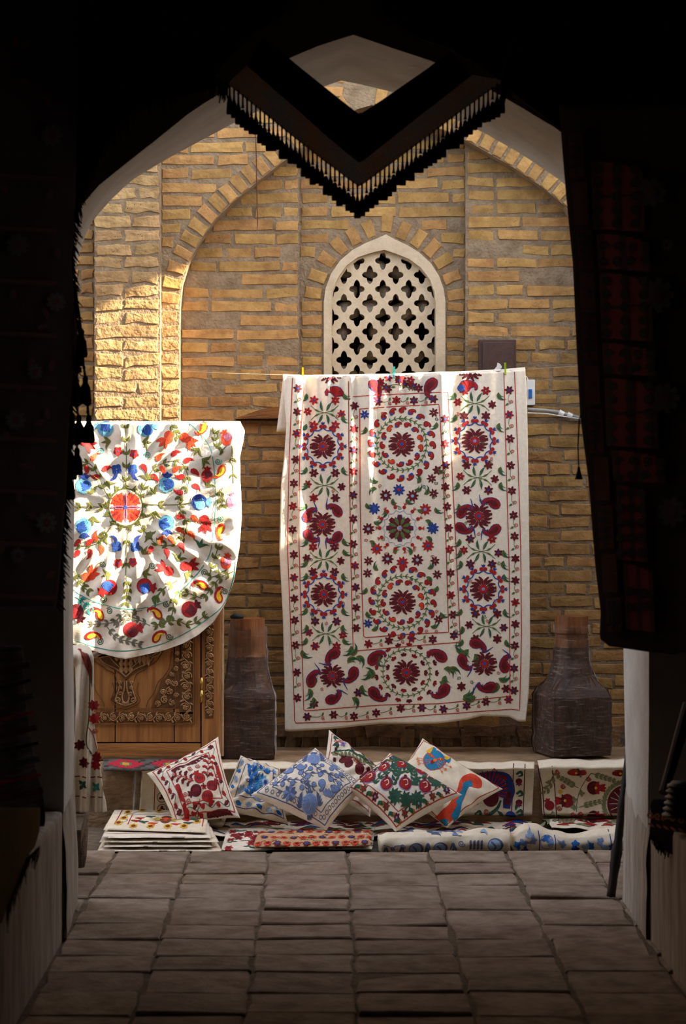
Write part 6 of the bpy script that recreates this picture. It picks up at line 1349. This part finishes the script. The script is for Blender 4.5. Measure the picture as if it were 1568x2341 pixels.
for (x, y, r) in [(918, 28, 26), (1175, 115, 26), (1475, 210, 40), (1400, 100, 22), (1300, 60, 24), (1060, 40, 22), (1545, 60, 26), (1060, 85, 14)]: rosette(e, x, y, r)
e.build(o)
# right wall hanging with red panels
RR = [(240, 1278, 1640), (340, 1285, 1640), (450, 1294, 1640), (600, 1309, 1640), (800, 1318, 1640), (950, 1326, 1640), (1100, 1345, 1640), (1300, 1361, 1640), (1400, 1373, 1640), (1455, 1370, 1640), (1474, 1378, 1640), (1484, 1420, 1640), (1492, 1470, 1640), (1493, 1500, 1640)]
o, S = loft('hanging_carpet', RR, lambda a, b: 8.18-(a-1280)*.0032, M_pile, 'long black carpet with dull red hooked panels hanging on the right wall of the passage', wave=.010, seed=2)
e = Emb(S, .014); e.step = .0012
def lx(y): return float(np.interp(y, [r[0] for r in RR], [r[1] for r in RR]))
ys = [300, 410, 520, 620, 720, 830, 930, 1040, 1150, 1260, 1360, 1450]
for i in range(len(ys)-1):                           # narrow side column of alternating panels
    y0, y1 = ys[i]+6, ys[i+1]-6; ym = (y0+y1)/2; x = lx(ym)+40
    e.line([(x-2, y0), (x+2, y1)], 17, 'darkred_old', 0, 12)
    if i % 2: rosette(e, x, ym, 17, 'oldgrey', 'darkred_old')
    else:
        for s in (-1, 1):
            for k in range(4): e.spiral(x+s*8, y0+14+k*(y1-y0-20)/4, 7, 'oldblack', 1.8, 1.2, k, s, 2)
        e.line([(x, y0+4), (x, y1-4)], 2, 'oldblack', 2)
ys = [370, 535, 625, 785, 865, 1030, 1110, 1290, 1450]
for i in range(len(ys)-1):
    y0, y1 = ys[i]+6, ys[i+1]-5; x0 = lx((y0+y1)/2)+68; x1 = x0+(118 if i < 6 else 66)
    n = 7
    for k in range(n): xx = x0+(x1-x0)*(k+.5)/n; e.line([(xx-3, y0+k*k*.5-6), (xx+3, y1+k*1.0-6)], (x1-x0)/n*.52, 'oldred2' if k % 3 else 'darkred_old', 0, 12)
    if i % 2 == 0:
        for c in range(3):
            for k in range(5): e.disc(x0+(x1-x0)*(.12+.36*c), y0+12+k*(y1-y0)/5, 11, 'oldblack', 2)
        e.line([(x0, (y0+y1)/2), (x1, (y0+y1)/2-8)], 2.4, 'oldblack', 3)
    else:
        for c in range(4):
            for s in (-1, 1): e.spiral(x0+14+c*(x1-x0-20)/3, (y0+y1)/2+s*16, 11, 'oldblack', 3.2, 1.3, c, s, 2)
for (x, y, r) in [(1510, 675, 40), (1500, 440, 34), (1530, 910, 34), (1545, 1170, 34), (1535, 560, 14)]: rosette(e, x, y, r, 'oldgrey', 'darkred_old')
e.build(o)
for (x, y, s) in [(1443, 1420, 10), (1441, 624, 5), (1327, 454, 3)]:
    p = S(np.array([x]), np.array([y]))[0]; MB().add([(p[0]-s*.0012, p[1]-.017, p[2]), (p[0]+s*.0006, p[1]-.017, p[2]-s*.0016), (p[0]+s*.0014, p[1]-.017, p[2]+s*.0009), (p[0], p[1]-.017, p[2]+s*.0016), (p[0], p[1]-.014, p[2])], [(0, 1, 2, 3), (0, 4, 1), (1, 4, 2), (2, 4, 3), (3, 4, 0)]).build('lint_tuft', mat('pale_lint', '#c8c0b4'), o)
# cord with a small tassel at its edge
t = tag(empty('cord_tassel', P(1323, 1095, 8.15)), 'thin black cord ending in a small tassel beside the right carpet', 'tassel')
MB().tube([P(1330, 935, 8.15), P(1324, 960, 8.14), P(1321, 1020, 8.14), P(1323, 1072, 8.14)], .0025, 6).build('cord', M_blk, t); MB().tube([P(1323, 1068, 8.14), P(1323, 1076, 8.14), P(1323, 1096, 8.14)], [.004, .006, .014], 10).build('head', M_blk, t)

# ------------------------------------------------------------------ V-shaped tasselled textile
YV = 8.12
v_ = tag(empty('tasselled_valance', P(820, 480, YV)), 'dark V-shaped woven valance with a row of hanging tassels across the arch', 'valance')
M_vb = mat('black_woven_band', '#0d0a0a', '#161010', 80, .95, .4, 200, spec=.08)
def weave():
    m = mat('patchwork_weave', '#8a6446', '#666e78', 9, .9, .9, 140, stretch=(1, 1, 1), c3='#9a6a44', spec=.12); nt = m.node_tree; N = nt.nodes; L = nt.links
    w = N.new('ShaderNodeTexWave'); w.inputs['Scale'].default_value = 90; w.bands_direction = 'DIAGONAL'; w.inputs['Distortion'].default_value = 4; tc = N['Texture Coordinate']; L.new(tc.outputs['Object'], w.inputs['Vector'])
    b = N['Principled BSDF']; src = b.inputs['Base Color'].links[0].from_socket; mx = N.new('ShaderNodeMixRGB'); mx.blend_type = 'MULTIPLY'; mx.inputs[0].default_value = .75; L.new(src, mx.inputs[1]); L.new(w.outputs['Color'], mx.inputs[2]); L.new(mx.outputs[0], b.inputs['Base Color'])
    tl = N.new('ShaderNodeBsdfTranslucent'); L.new(mx.outputs[0], tl.inputs['Color']); ms = N.new('ShaderNodeMixShader'); ms.inputs[0].default_value = .42; L.new(b.outputs[0], ms.inputs[1]); L.new(tl.outputs[0], ms.inputs[2]); L.new(ms.outputs[0], N['Material Output'].inputs[0]); return m
M_weave = weave()
IN = [(600, 85), (660, 133), (720, 182), (775, 226), (822, 262), (872, 230), (920, 196), (975, 158), (1030, 118)]
MID = [(566, 150), (628, 204), (688, 256), (754, 316), (822, 372), (890, 318), (948, 272), (1010, 224), (1076, 172)]
OUT = [(520, 192), (592, 250), (660, 305), (740, 368), (821, 428), (900, 370), (970, 318), (1060, 250), (1152, 184)]
def vband(nm, A, B, m, y0, th):
    a, b = resamp(A, 49), resamp(B, 49); V, Fc = [], []
    for p, q in zip(a, b):
        for k in range(5):
            t = k/4; x, y = p+(q-p)*t; V.append(P(x, y, YV+y0+.006*math.sin(x/30)))
    Fc = [(i*5+k, i*5+k+1, (i+1)*5+k+1, (i+1)*5+k) for i in range(48) for k in range(4)]
    o = mk(nm, V, Fc, m, v_, None, None, True); 
    if th: md = o.modifiers.new('thickness', 'SOLIDIFY'); md.thickness = th; md.offset = 0
    return o
vband('black_band', IN, MID, M_vb, 0, .008); vband('woven_band', [(p[0], p[1]-2) for p in MID], OUT, M_weave, .001, 0)
a = resamp(MID, 60); g = MB(); g.tube([P(p[0], p[1], YV-.008) for p in a], .0022, 6); g.build('braid', mat('dull_braid', '#2c2420', '#3c3028', 50), v_)
o2 = [c for c in v_.children if c.name.startswith('black_band')][0]
SV = lambda a, b: col3(PX(np.asarray(a, float), YV), np.full(np.shape(a), YV-.006), PZ(np.asarray(b, float), YV))
e = Emb(SV, .003)
def hooks(x, y, k):
    for sx in (-1, 1):
        for sy in (-1, 1): e.line([(x+sx*4*k, y+sy*4*k), (x+sx*14*k, y+sy*4*k), (x+sx*14*k, y+sy*14*k), (x+sx*6*k, y+sy*14*k), (x+sx*6*k, y+sy*9*k)], 1.1, 'oldgrey')
    e.line([(x-26*k, y), (x, y-26*k), (x+26*k, y), (x, y+26*k), (x-26*k, y)], .9, 'oldgrey')
hooks(820, 316, 1.); hooks(1072, 140, .8); e.build(v_)
# tassels: neck and head each
heads = [mat('tassel_'+n, c1, c2, 120, .98, .6, 300, stretch=(1, 1, .15), spec=.05) for n, c1, c2 in (('black', '#0c0a0b', '#151112'), ('wine', '#1c0a0b', '#260f10'), ('grey', '#1c1a1a', '#262424'))]
src = {}
aa = resamp(OUT, 400); dd = np.r_[0, np.cumsum(np.linalg.norm(np.diff(aa, axis=0), axis=1))]; nT = 62; prot = None
L_ = [(462, 160), (492, 176), (520, 192)]
for i in range(nT):
    s = dd[-1]*(i+.5)/nT; x, y = np.interp(s, dd, aa[:, 0]), np.interp(s, dd, aa[:, 1]); kind = 2 if abs(x-820) < 26 or i in (1, 2, 59, 60) else (1 if i in (14, 15, 16, 42, 43, 44) else 0)
    top = P(x, y, YV+.001); jz = rnd.uniform(.94, 1.06)
    if kind not in src:
        n_ = MB().tube([top+Vector((0, 0, .006)), top+Vector((0, 0, -.012)), top+Vector((0, 0, -.03)), top+Vector((0, 0, -.042))], [.0035, .003, .0036, .006], 8).build('tassel_neck', heads[kind], v_, True, top)
        h_ = MB().tube([top+Vector((0, 0, -.040)), top+Vector((0, 0, -.046)), top+Vector((0, 0, -.058)), top+Vector((0, 0, -.085)), top+Vector((0, 0, -.096))], [.003, .0075, .0095, .0112, .0105], 10).build('tassel', heads[kind], v_, True, top)
        src[kind] = (n_, h_)
    else:
        for q in src[kind]: c = q.copy(); COL.objects.link(c); c.parent = v_; c.location = top-WL[v_.name]; c.scale = (jz, jz, jz*rnd.uniform(.92, 1.14))
fringe(v_, [(455, 160), (492, 178), (520, 192)], YV, .06, 3, M_fr, 'end_fringe', (0, 0, -1), .25, .004, 6)
MB().tube([P(500, 170, YV), P(480, 110, YV+.1), P(470, 60, 8.41)], .006, 6).build('hanging_tie', M_blk, v_); MB().tube([P(1150, 182, YV), P(1166, 110, YV+.1), P(1180, 60, 8.41)], .006, 6).build('hanging_tie', M_blk, v_)
fringe(v_, [(1152, 184), (1172, 176)], YV, .07, 2.4, M_fr, 'end_fringe', (0, 0, -1), .2, .004, 7)

# ------------------------------------------------------------------ strings of beads and tassels at the left edge
M_bead = mat('glass_bead', '#b8bcc4', '#d4d8de', 40, .2, spec=.6)
def string(px0, y0, pts, label, cols):
    """pts: list of (photo y, kind) with kind b bead, k knot, t tassel"""
    Y = 8.215; t = tag(empty('tassel_string', P(pts[-1][1], pts[-1][0]+70, Y)), label, 'tassel', 'strings of beads and tassels')
    MB().tube([P(px0, y0, Y)]+[P(p[1], p[0], Y) for p in pts], .0045, 6).build('cord', M_blk, t)
    for (y, x, kd, c) in pts:
        p = P(x, y, Y)
        if kd == 'b':
            bm = bmesh.new(); bmesh.ops.create_uvsphere(bm, u_segments=10, v_segments=6, radius=.006); mk('bead', [v.co+p for v in bm.verts], [[v.index for v in f.verts] for f in bm.faces], M_bead if c else M_blk, t, None, None, True); bm.free()
        elif kd == 'k': MB().tube([p+Vector((0, 0, .012)), p+Vector((0, 0, .006)), p-Vector((0, 0, .006)), p-Vector((0, 0, .012))], [.005, .013, .013, .005], 10).build('knot', cols[0], t, True)
        else: MB().tube([p+Vector((0, 0, .01)), p, p-Vector((0, 0, .014)), p-Vector((0, 0, .03)), p-Vector((0, 0, .075)), p-Vector((0, 0, .085))], [.006, .010, .009, .017, .022, .019], 12).build('tassel', cols[c], t, True)
TB = [mat('wool_'+n, c1, c2, 150, .98, .6, 300, stretch=(1, 1, .1), spec=.05) for n, c1, c2 in (('black', '#120c0e', '#1e1416'), ('maroon', '#3c1014', '#4c181c'), ('mustard', '#5c4a18', '#705c24'), ('bluegreen', '#16262c', '#203438'), ('white', '#8c8478', '#a49c90'))]
string(170, 640, [(760, 186, 'x', 0), (832, 191, 'b', 1), (840, 192, 'b', 0), (848, 193, 'b', 1), (866, 195, 't', 0), (905, 200, 'b', 0), (920, 200, 'k', 0), (934, 201, 'b', 1), (942, 201, 'b', 0), (956, 203, 't', 0)], 'string of black tassels hanging farthest from the left carpet edge', TB)
string(164, 700, [(780, 176, 'x', 0), (824, 178, 'b', 1), (832, 178, 'b', 0), (845, 178, 'k', 0), (868, 175, 't', 4), (912, 176, 'b', 1), (922, 176, 'k', 1), (934, 177, 'b', 1), (941, 177, 'b', 1), (955, 180, 't', 1), (1010, 176, 'k', 3), (1030, 176, 't', 0)], 'string with white and maroon tassels between two others at the left carpet edge', TB)
string(160, 720, [(790, 164, 'x', 0), (838, 163, 'b', 1), (846, 163, 'b', 1), (872, 165, 't', 1), (910, 163, 'b', 1), (928, 164, 'b', 1), (942, 164, 'b', 1), (958, 166, 't', 2), (1014, 160, 'k', 3), (1040, 162, 't', 3), (1085, 158, 't', 3)], 'string with a mustard tassel and dark blue ends, closest to the left carpet', TB)

# ------------------------------------------------------------------ things on the two dark ledges of the passage
def lumpy(name, rows, Yf, m, label, cat, wave, seed, thick=.03): return loft(name, rows, Yf, m, label, cat, 50, 30, wave, seed, thick)
M_kil = mat('striped_kilim', '#1c1416', '#5a4a44', 7, .95, .5, 200, stretch=(.6, .6, 6), c3='#5c2420', spec=.05)
o, S = lumpy('striped_kilim', [(1478, -80, 52), (1500, -80, 55), (1560, -80, 56), (1650, -80, 66), (1740, -80, 80), (1830, -80, 100), (1870, -80, 104), (1900, -80, 100)], lambda a, b: 7.72+(a+80)*.0016, M_kil, 'folded striped kilim slumped on the left ledge of the passage', 'rug', .022, 1.)
e = Emb(S, .032)
for i in range(9): y = 1525+i*36; e.line([(-60, y+20), (0, y+8), (48+i*4, y-8)], 4 if i % 2 else 7, ('darkred_old', 'oldblack', 'oldgrey', 'oldred2')[i % 4], 0, 8)
e.build(o)
o, S = lumpy('yellow_shawl', [(1846, 10, 92), (1870, -20, 92), (1900, -40, 90), (1935, -60, 80), (1960, -70, 62), (2010, -80, 42), (2060, -80, 20), (2110, -80, 4)], lambda a, b: .865*F/(740-a), mat('mustard_wool', '#4e3c12', '#6e5820', 40, .95, .6, 120, stretch=(3, 3, .4), spec=.05), 'mustard yellow shawl hanging off the left ledge below the kilim', 'shawl', .018, 2.2)
fringe(o, [(90, 1935), (62, 1960), (42, 2010), (20, 2060), (4, 2110)], 6.9, .05, 3, mat('mustard_fringe', '#5c4818', '#7c6428', 40), 'fringe', (-.1, 0, -1), .4, .002, 9)
# right ledge: fringed saddle cloth, ribbed vessel, leaning stick
o, S = lumpy('saddle_cloth', [(1828, 1492, 1640), (1842, 1486, 1640), (1870, 1488, 1640), (1900, 1484, 1640), (1930, 1500, 1640), (1950, 1530, 1640), (1965, 1560, 1640)], lambda a, b: 7.95-(a-1480)*.002, mat('kelim_red', '#2e1214', '#1a1c28', 14, .95, .5, 200, c3='#4a2a22', spec=.05), 'small fringed dark red saddle cloth over the edge of the right ledge', 'saddle cloth', .012, 3.)
e = Emb(S, .032)
for i in range(7): e.spiral(1505+i*17, 1862+i*3, 8, 'rust', 2.2, 1.2, i); e.leaf(1500+i*17, 1880+i*3, .6, 18, 3, 'rust')
e.build(o); fringe(o, [(1488, 1900), (1500, 1925), (1530, 1948), (1570, 1966)], 7.9, .025, 3.4, M_fr, 'fringe', (-.1, 0, -1), .3, .003, 11)
Yv = 7.75; t = tag(empty('ribbed_vessel', P(1556, 1862, Yv)), 'dark ribbed metal vessel standing on the saddle cloth on the right ledge', 'vessel')
pts, rr = [], []
for k in range(26): y = 1866-k*2.9; pts.append(P(1560, y, Yv)); rr.append(.062-.0007*k+.006*math.sin(k*1.35))
MB().tube(pts, rr, 24).build('body', mat('dark_pewter', '#3a3836', '#4a4846', 20, .45, metal=.6), t, True); MB().tube([P(1560, 1800, Yv), P(1560, 1786, Yv)], [.05, .034], 20).build('lid', mat('dark_pewter_lid', '#33312f', '#42403e', 20, .45, metal=.6), t, True)
tag(MB().tube([P(1516, 1812, 8.0), P(1532, 1760, 8.05), P(1552, 1690, 8.1), P(1574, 1610, 8.15)], [.016, .018, .02, .02], 10).build('leaning_stick', mat('dark_red_wood', '#2a1410', '#3c1e18', 8, .6)), 'dark red wooden stick leaning in the right niche of the passage', 'stick')
